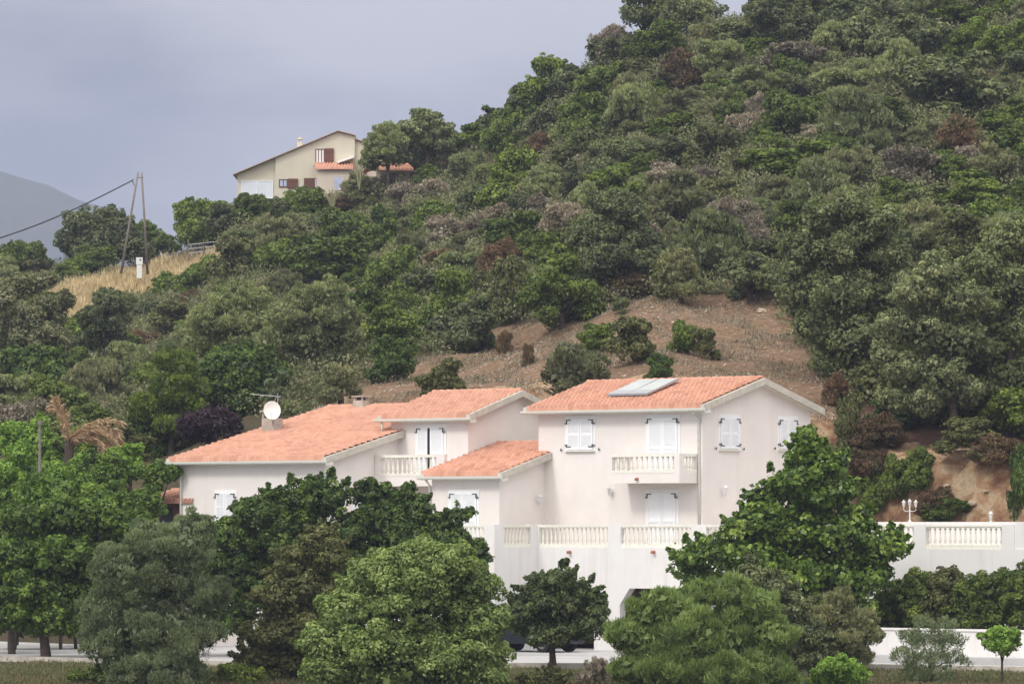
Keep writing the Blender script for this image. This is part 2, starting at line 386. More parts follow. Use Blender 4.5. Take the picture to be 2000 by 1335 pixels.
# foreground: brown earth and thin grass
t.links.new(c, b.inputs['Base Color']); b.inputs['Roughness'].default_value = 1; b.inputs['Specular IOR Level'].default_value = .05
bump(t, b, n2, .9, .35)
M['soil'] = m
g = link('ground', np_mesh('ground', V, Q, M['soil'], {'zone': ('POINT', 'FLOAT_COLOR', zone)}, smooth=True)); tag(g, kind='structure')

# distant mountain, a real ridge about 3.4 km away
rng = np.random.default_rng(5)
mx_ = np.linspace(-1600, 500, 90); my_ = np.linspace(0, 1, 17)
mpx = 1000 + F * mx_ / 3400
mtop = np.interp(mpx, [-3200, -1500, -300, 0, 60, 130, 220, 300, 420, 700, 1300, 2300], [300, 220, 270, 333, 352, 376, 414, 450, 500, 620, 800, 1000]) + 3 * np.sin(mpx * .05) + 2 * np.sin(mpx * .13 + 1)
Vm = []
for j, s_ in enumerate(my_):
    yy = 2700 + 1400 * s_
    hh = 1 - abs(2 * s_ - 1) ** 1.0
    zt = (1020 - mtop) / F * 3400
    zz = -8 + (zt + 8) * hh * (1 + (.04 * np.sin(mx_ * .02 + j) if s_ != .5 else 0))
    Vm += [(x_, yy, z_) for x_, z_ in zip(mx_, zz)]
Im = np.arange(len(Vm)).reshape(17, 90)
Qm = np.stack([Im[:-1, :-1].ravel(), Im[:-1, 1:].ravel(), Im[1:, 1:].ravel(), Im[1:, :-1].ravel()], 1)
mm_, t, b = newmat('mountain_scrub'); t.links.new(ramp(t, noise(t, .01, 8, .7), [(.35, (.025, .035, .03)), (.7, (.055, .06, .05))]), b.inputs['Base Color']); b.inputs['Roughness'].default_value = 1
tag(link('mountain', np_mesh('mountain', np.array(Vm), Qm, mm_, smooth=True)), kind='structure')

# ------------------------------------------------------------------ foliage engine
def unit(v): return v / np.maximum(np.linalg.norm(v, axis=1, keepdims=True), 1e-6)
def leaves(name, P, Nn, Ls, Ws, rng, mat, tint, T=None, fold=.18):
    n = len(P)
    if T is None: T = unit(np.cross(Nn, unit(rng.normal(size=(n, 3)))))
    B = unit(np.cross(Nn, T)); Nn = unit(np.cross(T, B))
    Ls = Ls[:, None]; Ws = Ws[:, None]
    V = np.empty((n, 4, 3)); V[:, 0] = P - T * Ls * .5; V[:, 1] = P + B * Ws * .5 + Nn * Ls * fold
    V[:, 2] = P + T * Ls * .5; V[:, 3] = P - B * Ws * .5 + Nn * Ls * fold
    Q = np.arange(n * 4).reshape(n, 4)
    return np_mesh(name, V.reshape(-1, 3), Q, mat, {'tint': ('FACE', 'FLOAT', tint)})
def crown_arrays(rng, lobes, n, leaf, mode='leaf', squash=.88, rough=.22, wl=.58, sub=True):
    """lobes: (x,y,z,r); every lobe breaks into smaller leaf clumps, and the leaves sit in the outer shell of each clump"""
    lb = np.array(lobes, float)
    if sub:
        out = []
        for x, y, z, r in lb:
            m_ = int(np.clip(26 * (r / .6) ** .7, 16, 48)); d = unit(rng.normal(size=(m_, 3))); lo = d[:, 2] < -.3; d[lo, 2] *= -rng.random(lo.sum())
            q = rng.uniform(.55, .92 + rough * .5, m_)[:, None]; c = np.array((x, y, z)) + d * r * q * np.array((1, 1, squash)); rs = r * rng.uniform(.16, .31, m_)
            ds = np.linalg.norm(c[:, None, :] - lb[None, :, :3], axis=2) / lb[None, :, 3]; k = ~(ds < .42).any(1) if r > .3 else np.ones(m_, bool)
            out.append(np.c_[c, rs, d][k])
        out.append(np.c_[lb[:, :3], lb[:, 3] * .88, np.zeros((len(lb), 3))]); sb = np.vstack(out)
    else: sb = np.c_[lb, np.zeros((len(lb), 3))]
    wgt = np.minimum(sb[:, 3], .62 * lb[:, 3].max()) ** 1.8; wgt /= wgt.sum(); k = rng.choice(len(sb), n, p=wgt)
    d = unit(rng.normal(size=(n, 3)) + sb[k, 4:7] * .5 + np.array((0, 0, .25)))
    rad = sb[k, 3] * (.45 + .62 * rng.random(n) ** .55); P = sb[k, :3] + d * rad[:, None] * np.array((1, 1, .8))
    ct = np.clip(.45 + .20 * rng.normal(size=len(sb)), 0, 1)
    tint = np.clip(ct[k] + .15 * rng.normal(size=n), 0, 1)
    Ls = leaf * rng.uniform(.5, 1.5, n); Ws = Ls * wl * rng.uniform(.8, 1.15, n)
    up = np.array((0, 0, 1.0)); T = None
    if mode == 'leaf': Nn = unit(d * 1.0 + up * .3 + rng.normal(size=(n, 3)) * .45)
    else:                                            # upright slender shoots
        T = unit(d * .55 + up * (.65 if mode == 'shoot' else .1) + rng.normal(size=(n, 3)) * .35)
        Nn = unit(np.cross(T, unit(rng.normal(size=(n, 3)))) + d * .5)
    return P, Nn, Ls, Ws, tint, T
def tree_lobes(rng, wx, wz, n, shape='dome', wy=None):
    """generic crown of width wx, height wz, bottom at z=0"""
    wy = wy or wx * .9; out = []
    for i in range(n):
        if shape == 'cone':
            h = rng.random() ** 1.2; s = (1 - h) ** .75 * .62 + .06
        elif shape == 'round': h = .12 + .76 * rng.random(); s = math.sqrt(max(0, 1 - (2 * h - 1) ** 2)) * .62
        else: h = .10 + .72 * rng.random() ** .8; s = math.sqrt(max(0, 1 - h * h)) * .62
        q = rng.random() * 2 * math.pi; rr = s * math.sqrt(rng.random()) if i % 3 else s
        r = wx * rng.uniform(.15, .25) * (1 - .35 * h)
        out.append((rr * .5 / .62 * wx * .72 * math.cos(q), rr * .5 / .62 * wy * .72 * math.sin(q), min(h * wz, wz - r * .75), r))
    out.append((0, 0, wz * .45, wx * .30))
    return out
def trunk_mb(base_r, forks, rng, zc, lean=0):
    mb = MB(); h = zc
    mid = Vector((lean * .5 + rng.normal() * .05, rng.normal() * .05, h * .45)); top = Vector((lean, 0, h))
    mb.tube([(0, 0, -.3), (0, 0, .05), mid, top], [base_r * 1.35, base_r, base_r * .8, base_r * .5], 8)
    for f in forks:
        e = Vector(f[:3]); s = mid.lerp(top, rng.uniform(.2, .9)); m2 = s.lerp(e, .5) + Vector((0, 0, .1 * (e - s).length))
        mb.tube([s, m2, e], [base_r * .5, base_r * .32, base_r * .10], 6)
    return mb
rg = np.random.default_rng(11)
LEAFK = .66
def tree(name, base, lobes, mat, label, cat='tree', group=None, leaf=.17, dens=1.0, mode='leaf', trunk=.14, bark='bark', per=9, sig=None, seed=None, wl=.58, rough=.22, trunk_h=None, squash=.85):
    rng = np.random.default_rng(seed if seed is not None else int(rg.integers(1e9)))
    root = empty(name, base, 0, label, cat, group)
    area = sum(4 * math.pi * l[3] ** 2 * .55 for l in lobes); leaf *= LEAFK
    nl = max(500, int(area * 2.2 * dens / (leaf * leaf * wl * .5)))
    P, Nn, Ls, Ws, ti, T = crown_arrays(rng, lobes, nl, leaf, mode, rough=rough, wl=wl, squash=squash)
    # coarse inner foliage closing the crown's middle; its darker tint paints the inner shade
    P2, N2, L2, W2, t2, T2 = crown_arrays(rng, [(x, y, z, r * .82) for x, y, z, r in lobes], max(100, int(area * 26 * min(1, dens) ** 1.5 * (1.5 if leaf > .17 and wl < .3 else 1))), min(leaf * 2.2, .26), 'leaf', rough=.1, sub=False)
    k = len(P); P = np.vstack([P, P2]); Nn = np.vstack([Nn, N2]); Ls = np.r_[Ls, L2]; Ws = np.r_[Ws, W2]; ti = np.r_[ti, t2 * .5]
    if T is not None: T = np.vstack([T, unit(np.cross(N2, rng.normal(size=N2.shape)))])
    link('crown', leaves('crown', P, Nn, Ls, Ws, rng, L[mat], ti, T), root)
    zt = trunk_h if trunk_h else min(l[2] for l in lobes) + .3
    big = sorted(lobes, key=lambda l: -l[3])[:7]
    trunk_mb(trunk, [(l[0], l[1], l[2]) for l in big], rng, max(zt, .4)).build('trunk', M[bark], root, True)
    return root
def lobes_px(lst, d, base, spread=.8, rng=None, back=True, ragged=False):
    """crown lobes read off the photo at the tree's own distance; each gets a partner deeper in the crown"""
    rng = rng or np.random.default_rng(3); s = d / F; out = []
    for (px, py, r) in lst:
        p = at(px, py, d) - Vector(base); rr = r * s * 1.08
        off = rng.uniform(-.5, .3) * spread
        out.append((p.x, off, p.z, rr))
        if ragged and r > 20:
            for _ in range(3):
                q = rng.uniform(-.2, math.pi + .2); q2 = q + rng.uniform(-.1, .5) * (1 if math.cos(q) > 0 else -1); y_ = off + rng.normal() * .25; f0 = rng.uniform(.85, 1.0)
                for kk, (f_, rs_) in enumerate(((0, .20), (.14, .17), (.27, .13), (.38, .09))):
                    out.append((p.x + math.cos(q) * rr * f0 + math.cos(q2) * rr * f_, y_, p.z + math.sin(q) * rr * f0 + math.sin(q2) * rr * f_, rr * rs_ * rng.uniform(.8, 1.1)))
        if back: out.append((p.x * .85 + rng.normal() * .2, off + rr * 1.1 + rng.uniform(.2, 1) * spread, p.z * .97, rr * .9))
    return out

# ------------------------------------------------------------------ the villa
villa = empty('house', (P0[0], P0[1], 0), -TH, 'large pale pink-white villa with orange tile roofs and closed white shutters', 'house')
Rinv = lambda v: (v[0] * CU - v[1] * SU, v[0] * SU + v[1] * CU, v[2])
def onplane(px, py, kind, val, z0=0, sl=0):
    """local (a,b,z) of the photo ray's crossing with a plane of the villa"""
    r = Rinv(ray(px, py)); o = Rinv((-P0[0], -P0[1], 0))
    if kind == 'front': k = (val - o[1]) / r[1]
    elif kind == 'side': k = (val - o[0]) / r[0]
    elif kind == 'level': k = (val - o[2]) / r[2]
    else: k = (z0 + sl * (o[1] - val) - o[2]) / (r[2] - sl * r[1])
    return (o[0] + k * r[0], o[1] + k * r[1], o[2] + k * r[2])
def tile_roof(name, parent, mat, a0, a1, b0, z0, b1, z1, b2=None, z2=None, mask=None):
    per, row = .21, .36; na = max(8, int((a1 - a0) / per * 8)); aa = np.linspace(a0, a1, na)
    prof = .095 * np.sqrt(np.maximum(0, 1 - (((aa / per) % 1 - .5) / .37) ** 2))
    Vs = []; Fs = []; k0 = 0
    for (ba, za, bb, zb) in [(b0, z0, b1, z1)] + ([(b2, z2, b1, z1)] if b2 is not None else []):
        ln = abs(bb - ba); nr = max(2, int(round(ln / row))); rows = [(0.0, -.06)]
        for i in range(nr): rows += [(i / nr + .0005, .055), ((i + 1) / nr, .0)]
        bs = np.array([ba + (bb - ba) * r for r, _ in rows]); zs = np.array([za + (zb - za) * r + o for r, o in rows])
        rowoff = np.repeat(np.random.default_rng(4).normal(0, .006, len(rows)), 1)
        XX = np.tile(aa, (len(rows), 1)); YY = np.repeat(bs[:, None], na, 1); ZZ = zs[:, None] + prof[None, :] * (np.arange(len(rows)) > 0)[:, None] + rowoff[:, None]
        Vs.append(np.stack([XX.ravel(), YY.ravel(), ZZ.ravel()], 1)); I = np.arange(na * len(rows)).reshape(len(rows), na) + k0
        q = np.stack([I[:-1, :-1].ravel(), I[:-1, 1:].ravel(), I[1:, 1:].ravel(), I[1:, :-1].ravel()], 1)
        if bb < ba: q = q[:, ::-1]
        Fs.append(q); k0 += na * len(rows)
    V = np.vstack(Vs); Q = np.vstack(Fs)
    if mask is not None:
        c = V[Q].mean(1); Q = Q[~mask(c[:, 0], c[:, 1])]
    o = link(name, np_mesh(name, V, Q, mat), parent)
    return o
def ridge_tiles(parent, a0, a1, b, z, mat):
    mb = MB(); a = a0
    while a < a1 - .05:
        e = min(a + .38, a1); mb.tube([(a, b, z - .03), (e, b, z - .045)], [.13, .11], 8); a += .36
    return mb.build('ridge_tiles', mat, parent)
W = M['wall']
def rake(parent, a, bs, zs, thick=.09, h=.2, outw=.10):
    """verge boards following the gable"""
    mb = MB()
    for i in range(len(bs) - 1):
        (b0, b1), (z0, z1) = (bs[i], bs[i + 1]), (zs[i], zs[i + 1])
        mb.prism([(b0, z0 - h), (b1, z1 - h), (b1, z1 + .05), (b0, z0 + .05)], a - thick, a + outw, 'a')
    return mb.build('verge', M['rake'], parent)
def soffit(parent, a0, a1, pts):            # closed slab below the tiles
    mb = MB(); top = [(b, z - .02) for b, z in pts]; bot = [(b, z - .14) for b, z in pts][::-1]
    for i in range(len(pts) - 1):
        mb.prism([(pts[i][0], pts[i][1] - .03), (pts[i+1][0], pts[i+1][1] - .03), (pts[i+1][0], pts[i+1][1] - .14), (pts[i][0], pts[i][1] - .14)], a0, a1, 'a')
    return mb.build('soffit', M['trim'], parent)
def gutter(a0, a1, b, z, parent):
    mb = MB(); n = 7; prof = [(b - .07 + .075 * math.cos(q), z + .075 * math.sin(q) - .02) for q in np.linspace(math.pi, 2 * math.pi, n)]
    prof = [(b - .15, z + .03)] + prof + [(b + .01, z + .03)]
    mb.prism(prof, a0, a1, 'a'); return mb.build('gutter', M['gutter'], parent)
def pipe(pts, r=.045, name='downpipe', mat='gutter'): return MB().tube(pts, r, 8).build(name, M[mat], villa, True)

# main block
mb = MB(); zeM, zrM = 4.36, 5.46; sM = (zrM - zeM) / 3.915
def mz(b): return zeM + sM * (b + .4)
mb.prism([(0, ZT - .1), (7.03, ZT - .1), (7.03, mz(0) - .1), (3.515, zrM - .1), (0, mz(0) - .1)], -7.88, 0, 'a'); mb.build('wall', W, villa)
r = tile_roof('roof', villa, M['tileB'], -8.22, .30, -.4, zeM, 3.515, zrM, 7.43, zeM); ridge_tiles(r, -8.22, .3, 3.515, zrM + .06, M['tileB'])
soffit(r, -8.2, .27, [(-.38, zeM), (3.515, zrM), (7.41, zeM)]); rake(r, .30, [-.42, 3.515, 7.45], [zeM, zrM, zeM]); rake(r, -8.22, [-.42, 3.515, 7.45], [zeM, zrM, zeM])
gutter(-8.35, .45, -.40, zeM - .10, villa)
MB().box(.20, .40, -.42, 0.02, zeM - .26, zeM - .12).build('eave_return', M['gutter'], villa)
pipe([(-.12, -.44, zeM - .15), (-.12, -.40, zeM - .30), (-.12, -.07, zeM - .45), (-.12, -.07, ZT)])
# block B (middle)
mb = MB(); zeB, zrB = 4.16, 5.18; sB = (zrB - zeB) / 3.3
mb.prism([(-.2, ZT - .1), (5.7, ZT - .1), (5.7, zeB), (2.75, zrB - .1), (-.2, zeB)], -15.2, -11.25, 'a'); mb.build('wall', W, villa)
r = tile_roof('roof', villa, M['tile'], -15.5, -10.95, -.55, zeB, 2.75, zrB, 6.05, zeB); ridge_tiles(r, -15.5, -10.95, 2.75, zrB + .06, M['tile'])
soffit(r, -15.48, -10.98, [(-.53, zeB), (2.75, zrB), (6.03, zeB)]); rake(r, -10.95, [-.57, 2.75, 6.07], [zeB, zrB, zeB]); rake(r, -15.5, [-.57, 2.75, 6.07], [zeB, zrB, zeB])
gutter(-15.75, -10.8, -.55, zeB - .10, villa)
MB().box(-11.05, -10.85, -.57, -.18, zeB - .26, zeB - .12).build('eave_return', M['gutter'], villa)
# block C (small front wing)
mb = MB(); zeC, zrC = 1.84, 3.08; sC = (zrC - zeC) / 4.7
mb.prism([(-2.75, ZT - .1), (1.9, ZT - .1), (1.9, 2.8), (1.6, zrC - .1), (-2.75, zeC + .35 * sC - .1)], -10.95, -7.6, 'a'); mb.build('wall', W, villa)
r = tile_roof('roof', villa, M['tileB'], -11.22, -7.3, -3.1, zeC, 1.6, zrC); ridge_tiles(r, -11.22, -7.9, 1.6, zrC + .05, M['tileB'])
soffit(r, -11.2, -7.33, [(-3.08, zeC), (1.6, zrC)]); rake(r, -7.3, [-3.12, -.005], [zeC, zeC + 3.1 * sC]); rake(r, -11.16, [-3.12, 1.6], [zeC, zrC])
gutter(-11.32, -7.15, -3.1, zeC - .10, villa)
MB().box(-7.4, -7.2, -3.12, -2.72, zeC - .26, zeC - .12).build('eave_return', M['gutter'], villa)
pipe([(-11.0, -3.12, zeC - .14), (-11.0, -2.95, zeC - .3), (-11.0, -2.83, zeC - .4), (-11.0, -2.83, ZT)])
# block A (left wing)
mb = MB(); zeA, zrA = 2.48, 4.76; sA = (zrA - zeA) / 9.7
mb.prism([(-4.55, ZG - .3), (8.0, ZG - .3), (8.0, zeA + 1.2), (4.75, zrA - .1), (-4.55, zeA + .4 * sA - .1)], -22.5, -14.86, 'a')
mb.build('wall', W, villa)
cut = lambda a, b: (a > -15.15) & (b > -.22)
r = tile_roof('roof', villa, M['tile'], -22.85, -14.55, -4.95, zeA, 4.75, zrA, 8.3, 3.9, mask=cut); ridge_tiles(r, -22.85, -15.3, 4.75, zrA + .06, M['tile'])
soffit(r, -22.83, -14.58, [(-4.93, zeA), (-.22, zeA + sA * 4.73)]); rake(r, -14.55, [-4.97, -.22], [zeA, zeA + sA * 4.75]); rake(r, -22.85, [-4.97, 4.75, 8.3], [zeA, zrA, 3.9])
gutter(-23.0, -14.4, -4.95, zeA - .10, villa)
MB().box(-14.65, -14.45, -4.97, -4.53, zeA - .26, zeA - .12).build('eave_return', M['gutter'], villa)
pipe([(-22.45, -4.97, zeA - .14), (-22.45, -4.8, zeA - .3), (-22.45, -4.63, zeA - .4), (-22.45, -4.63, ZG)])
pipe([(-15.4, -.55, zeB - .14), (-15.4, -.5, zeB - .62)])

# chimneys
def roofA(px, py): return onplane(px, py, 'slope', -4.95, zeA, sA)
ca = roofA(522, 846)
ch = MB().box(ca[0] - .30, ca[0] + .34, ca[1], ca[1] + .55, ca[2] - .2, ca[2] + .62).build('chimney', M['chim'], villa)
cap = MB().box(ca[0] - .36, ca[0] + .02, ca[1] - .05, ca[1] + .6, ca[2] + .88, ca[2] + .94)
for dx in (-.28, -.04):
    for dy in (.04, .46): cap.box(ca[0] + dx - .04, ca[0] + dx + .04, ca[1] + dy, ca[1] + dy + .07, ca[2] + .60, ca[2] + .88)
cap.build('chimney_cap', M['chim'], ch)
MB().box(ca[0] - .22, ca[0] - .06, ca[1] + .15, ca[1] + .4, ca[2] + .6, ca[2] + .84).build('flue', M['dark'], ch)
cb = onplane(700, 800, 'slope', -4.95, zeA, sA); bb = 4.3; 
cx2 = onplane(699, 790, 'front', bb)[0]; z2 = zrA - .15
ch2 = MB().box(cx2 - .27, cx2 + .27, bb, bb + .4, z2 - .3, z2 + .42).build('chimney', M['chim'], villa)
cp2 = MB().box(cx2 - .33, cx2 + .33, bb - .05, bb + .46, z2 + .56, z2 + .61)
for dx in (-.23, .17): 
    for dy in (.02, .32): cp2.box(cx2 + dx, cx2 + dx + .06, bb + dy, bb + dy + .06, z2 + .42, z2 + .56)
cp2.build('chimney_cap', M['chim'], ch2); MB().box(cx2 - .15, cx2 + .15, bb + .1, bb + .3, z2 + .42, z2 + .54).build('flue', M['dark'], ch2)

# windows with shutters
def window(px0, px1, py0, py1, kind, val, frame=(5, 5, 5, 6), ajar=0, slats=True, sill=True, dogs=True, pyb=None):
    """px/py: extent of the closed shutters in the photo; pyb: hidden lower end as z"""
    q0 = onplane(px0, py0, kind, val); q1 = onplane(px1, py1, kind, val); i = 0 if kind == 'front' else 1
    s0, s1 = sorted((q0[i], q1[i])); zt = q0[2]; zb = q1[2] if pyb is None else pyb
    def bx(mb, a, c, o0, o1, z0, z1):
        if kind == 'front': mb.box(a, c, val - o0, val - o1, z0, z1)
        else: mb.box(val + o0, val + o1, a, c, z0, z1)
    fr = MB(); f = .12
    bx(fr, s0 - f, s1 + f, .0, .025, zb - (f if sill else 0), zt + f)
    wo = fr.build('window', M['trim'], villa)
    if sill:
        sb = MB(); bx(sb, s0 - .08, s1 + .08, .03, .12, zb - .075, zb - .03); sb.build('sill', M['stone'], wo)
    mid = (s0 + s1) / 2; gap = ajar
    for (a, c, hs) in ((s0, mid - .008 - gap, 1), (mid + .008, s1, -1)):
        sh = MB(); sw = .075; o0, o1 = .032, .072
        bx(sh, a, a + sw, o0, o1, zb, zt); bx(sh, c - sw, c, o0, o1, zb, zt)
        bx(sh, a + sw, c - sw, o0, o1, zt - sw, zt); bx(sh, a + sw, c - sw, o0, o1, zb, zb + sw * 1.4)
        zm = zb + (zt - zb) * .48; bx(sh, a + sw, c - sw, o0, o1, zm - .04, zm + .04)
        bx(sh, a + sw, c - sw, .034, .044, zb + sw * 1.4, zt - sw)
        if slats:
            z = zb + .14
            while z < zt - .12:
                if abs(z - zm) > .06: bx(sh, a + sw, c - sw, .046, .064, z, z + .034)
                z += .058
        sh.build('shutter', M['shutter'], wo)
        if gap and hs == 1:
            dk = MB(); bx(dk, c, mid + .005, .027, .030, zb + .02, zt - .02); dk.build('gap_shade', M['dark'], wo)  # black sheet painting the shade between the ajar shutters
        for zh, dn in ((zt - .045, -1), (zb + .10, 1)):
            hg = MB(); e = a if hs == 1 else c
            bx(hg, e - .005 if hs == 1 else e - .20, e + .20 if hs == 1 else e + .005, .074, .084, zh - .018, zh + .018)
            bx(hg, e - .028, e + .028, .075, .088, zh - .02 if dn == 1 else zh - .16, zh + .10 if dn == 1 else zh + .018)
            bx(hg, e - .10 * hs, e, .030, .086, zh - .15 if dn == -1 else zh + .04, zh - .11 if dn == -1 else zh + .08)
            hg.build('hinge', M['iron'], wo)
    if dogs:
        for e in (s0 - .30, s1 + .30):
            dg = MB(); bx(dg, e - .03, e + .03, .0, .07, zb - .02, zb + .01); bx(dg, e - .012, e + .012, .05, .075, zb - .05, zb + .05); dg.build('shutter_catch', M['iron'], wo)
    return wo
wv = window(1109, 1159, 818, 877, 'front', 0); wv['label'] = 'upper left closed shuttered window on the front'
window(1267, 1324, 816, 880, 'front', 0, pyb=1.80, sill=False)
window(1266, 1321, 962, 1020, 'front', 0, pyb=ZT + .04, sill=False, slats=False)
window(1406, 1442, 815, 876, 'side', 0)
wv = window(1521, 1554, 818, 876, 'side', 0, ajar=0); wv['label'] = 'shuttered window on the right gable wall nearest its rear corner'
window(1449, 1485, 961, 1020, 'side', 0, pyb=ZT + .04, sill=False)
window(816, 867, 835, 900, 'front', -.2, pyb=1.80, sill=False, ajar=.13)['label'] = 'balcony door with shutters left slightly ajar'
window(881, 932, 962, 1020, 'front', -2.75, pyb=ZT + .04, sill=False)
window(423, 459, 962, 1015, 'front', -4.55)
window(527, 563, 962, 1015, 'front', -4.55, ajar=.08)
window(690, 722, 963, 1015, 'side', -14.86, ajar=0)

# wall lanterns
def lantern(mb, c, s=1.0, n=6):
    x, y, z = c
    mb.lathe([(.02 * s, -.17 * s), (.05 * s, -.15 * s), (.055 * s, -.14 * s), (.095 * s, .06 * s), (.10 * s, .07 * s), (.12 * s, .08 * s), (.03 * s, .18 * s), (.015 * s, .22 * s)], c, n)
def wall_lamp(px, py, kind, val):
    q = onplane(px, py, kind, val); o = MB()
    c = (q[0], q[1] - .20, q[2]) if kind == 'front' else (q[0] + .20, q[1], q[2])
    lantern(o, c, .95); e = [(q[0], q[1], q[2] - .1), (c[0] * .5 + q[0] * .5, c[1] * .5 + q[1] * .5, q[2] - .22), (c[0], c[1], q[2] - .17)]
    o.tube(e, .014, 6); o.build('wall_lamp', M['lampw'], villa)
wall_lamp(1195, 957, 'front', 0); wall_lamp(1409, 956, 'side', 0); wall_lamp(1047, 973, 'side', -7.6)

# balusters (one mesh, copied)
BH = .60
prof = [(.055, 0), (.055, .04), (.035, .055), (.045, .08), (.062, .14), (.060, .19), (.042, .29), (.030, .38), (.028, .44), (.042, .46), (.030, .48), (.034, .52), (.055, .555), (.055, BH)]
bal_me = MB().lathe(prof, n=10).mesh('baluster', M['stone'], smooth=True)
def bay(parent, s0, s1, fixed, kind, zb, zt, sp=.205):
    """rails and balusters between two pillars; kind 'front' runs along a at b=fixed"""
    hb = zt - zb; rt, rb = .11, .13
    def bx(mb, a, c, o, z0, z1):
        if kind == 'front': mb.box(a, c, fixed - o, fixed + o, z0, z1)
        else: mb.box(fixed - o, fixed + o, a, c, z0, z1)
    top = MB(); bx(top, s0, s1, .10, zt - rt * .55, zt); bx(top, s0, s1, .08, zt - rt, zt - rt * .55)
    tb = top.build('balustrade', M['stone'], parent)
    bo = MB(); bx(bo, s0, s1, .095, zb, zb + rb); bo.build('base_rail', M['stone'], tb)
    n = max(2, int((s1 - s0) / sp)); h = hb - rt - rb
    for i in range(n):
        s = s0 + (i + .5) * (s1 - s0) / n
        o = link('baluster', bal_me, tb); o.location = (s, fixed, zb + rb) if kind == 'front' else (fixed, s, zb + rb)
        o.scale = (.85, .85, h / BH)
# main balcony
def balcony(a0, a1, b0, bw, zbot, zfl, ztop, sides, pil):
    mb = MB().box(a0, a1, b0, bw, zbot, zfl); ob = mb.build('balcony', W, villa)
    pw = .2
    for (x0, x1) in pil: MB().box(x0, x1, b0, b0 + pw, zfl, ztop + .02).build('pillar', W, ob)
    def sub(mb, nm, mt): return mb.build(nm, mt, ob)
    rail = MB().box(a0, a1, b0 + .0, b0 + .2, ztop + .02, ztop + .07)
    lo = pil[0][1]; hi = pil[-1][0]
    sub(MB().box(lo, hi, b0 - .012, b0 + .2, ztop - .09, ztop + .018), 'handrail', M['stone'])
    sub(MB().box(lo, hi, b0 - .012, b0 + .2, zfl, zfl + .10), 'base_rail', M['stone'])
    n = int((hi - lo) / .235)
    for i in range(n):
        o = link('baluster', bal_me, ob); o.location = (lo + (i + .5) * (hi - lo) / n, b0 + .1, zfl + .1); o.scale = (.9, .9, (ztop - .09 - zfl - .1) / BH)
    for sa in sides:
        x0, x1 = (sa - .2, sa) if sa == a1 else (sa, sa + .2)
        sub(MB().box(x0 , x1 , b0 + pw + .10, bw - .12, ztop - .09, ztop + .018), 'handrail', M['stone'])
        sub(MB().box(x0, x1, b0 + pw + .10, bw - .12, zfl, zfl + .10), 'base_rail', M['stone'])
        sub(MB().box(x0 + .002, x1 - .002, b0 + pw, b0 + pw + .10, zfl, ztop + .02), 'pillar', W); sub(MB().box(x0 + .002, x1 - .002, bw - .12, bw, zfl, ztop + .02), 'pillar', W)
        n2 = 4
        for i in range(n2):
            o = link('baluster', bal_me, ob); o.location = ((x0 + x1) / 2, b0 + pw + .1 + (i + .5) * (bw - b0 - pw - .22) / n2, zfl + .1); o.scale = (.9, .9, (ztop - .09 - zfl - .1) / BH)
    return ob
bo = balcony(-3.55, -.18, -1.2, 0, 1.48, 1.86, 2.56, (-.18, -3.55), [(-3.55, -3.36), (-.42, -.18)])
bo['label'] = 'balcony on the right-hand block above the lower door'
MB().tube([(-2.15, -1.16, 1.66), (-2.15, -1.32, 1.62)], .055, 10).build('drain_spout', M['spout'], bo)
bo = balcony(-14.84, -11.27, -1.63, -.2, 1.42, 1.82, 2.63, (), [(-14.84, -14.55), (-11.68, -11.27)])
bo['label'] = 'balcony on the middle block between the two wings'

# rooftop things (they could be lifted away)
def W3(a, b, z): x_, y_ = xy(a, b); return Vector((x_, y_, z))
dp_ = empty('satellite_dish', W3(ca[0] + .3, ca[1] - .05, ca[2] + .55), 0, 'round cream satellite dish mounted on the stubby left chimney', 'satellite dish')
mb = MB(); rd = .39
n_ = 28; vs = [(0, .10, 0)]; fs = []
for j, rr in enumerate((.33, .66, 1.0)):
    for k in range(n_):
        q = 2 * math.pi * k / n_; vs.append((rr * rd * .9 * math.cos(q), .10 * (1 - rr * rr), rr * rd * math.sin(q)))
for k in range(n_): fs.append((0, 1 + k, 1 + (k + 1) % n_))
for j in range(2):
    for k in range(n_): fs.append((1 + j*n_ + k, 1 + (j+1)*n_ + k, 1 + (j+1)*n_ + (k+1) % n_, 1 + j*n_ + (k+1) % n_))
k0 = len(vs); vs += [(x_, y_ + .015, z_) for x_, y_, z_ in vs]; fs += [tuple(i + k0 for i in f[::-1]) for f in fs]
mb.add(vs, fs); me = mb.mesh('reflector', M['dish'], True); dd = link('reflector', me, dp_); dd.location = (.02, -.3, .38); dd.rotation_euler = (math.radians(-14), 0, math.radians(12))
MB().tube([(0, 0, -.2), (0, 0, .3), (0, -.18, .38)], .025, 8).build('mast', M['alu'], dp_)
MB().tube([(0, -.28, .02), (0, -.62, .12), (0, -.66, .2)], .012, 6).build('feed_arm', M['alu'], dp_)
MB().lathe([(.03, -.05), (.035, 0), (.03, .05)], (0, -.66, .23), 8).build('receiver', M['dish'], dp_)
an = empty('television_antenna', W3(ca[0] + .12, ca[1] + .5, ca[2] + .5), 0, 'thin rake-like television antenna rising behind the satellite dish', 'antenna')
MB().tube([(0, 0, -.3), (0, 0, 1.15)], .018, 6).build('mast', M['alu'], an)
mb = MB().tube([(-1.12, -.1, 1.10), (.12, .02, 1.00)], .014, 6)
for i in range(11):
    x_ = -1.05 + i * .1; mb.tube([(x_, -.28, 1.09 - i * .008), (x_, .12, 1.09 - i * .008)], .006, 4)
mb.tube([(-.25, -.02, .55), (-.05, 0, 1.0)], .012, 5).tube([(-.1, .1, .55), (.05, 0, .95)], .012, 5)
mb.build('boom', M['alu'], an)
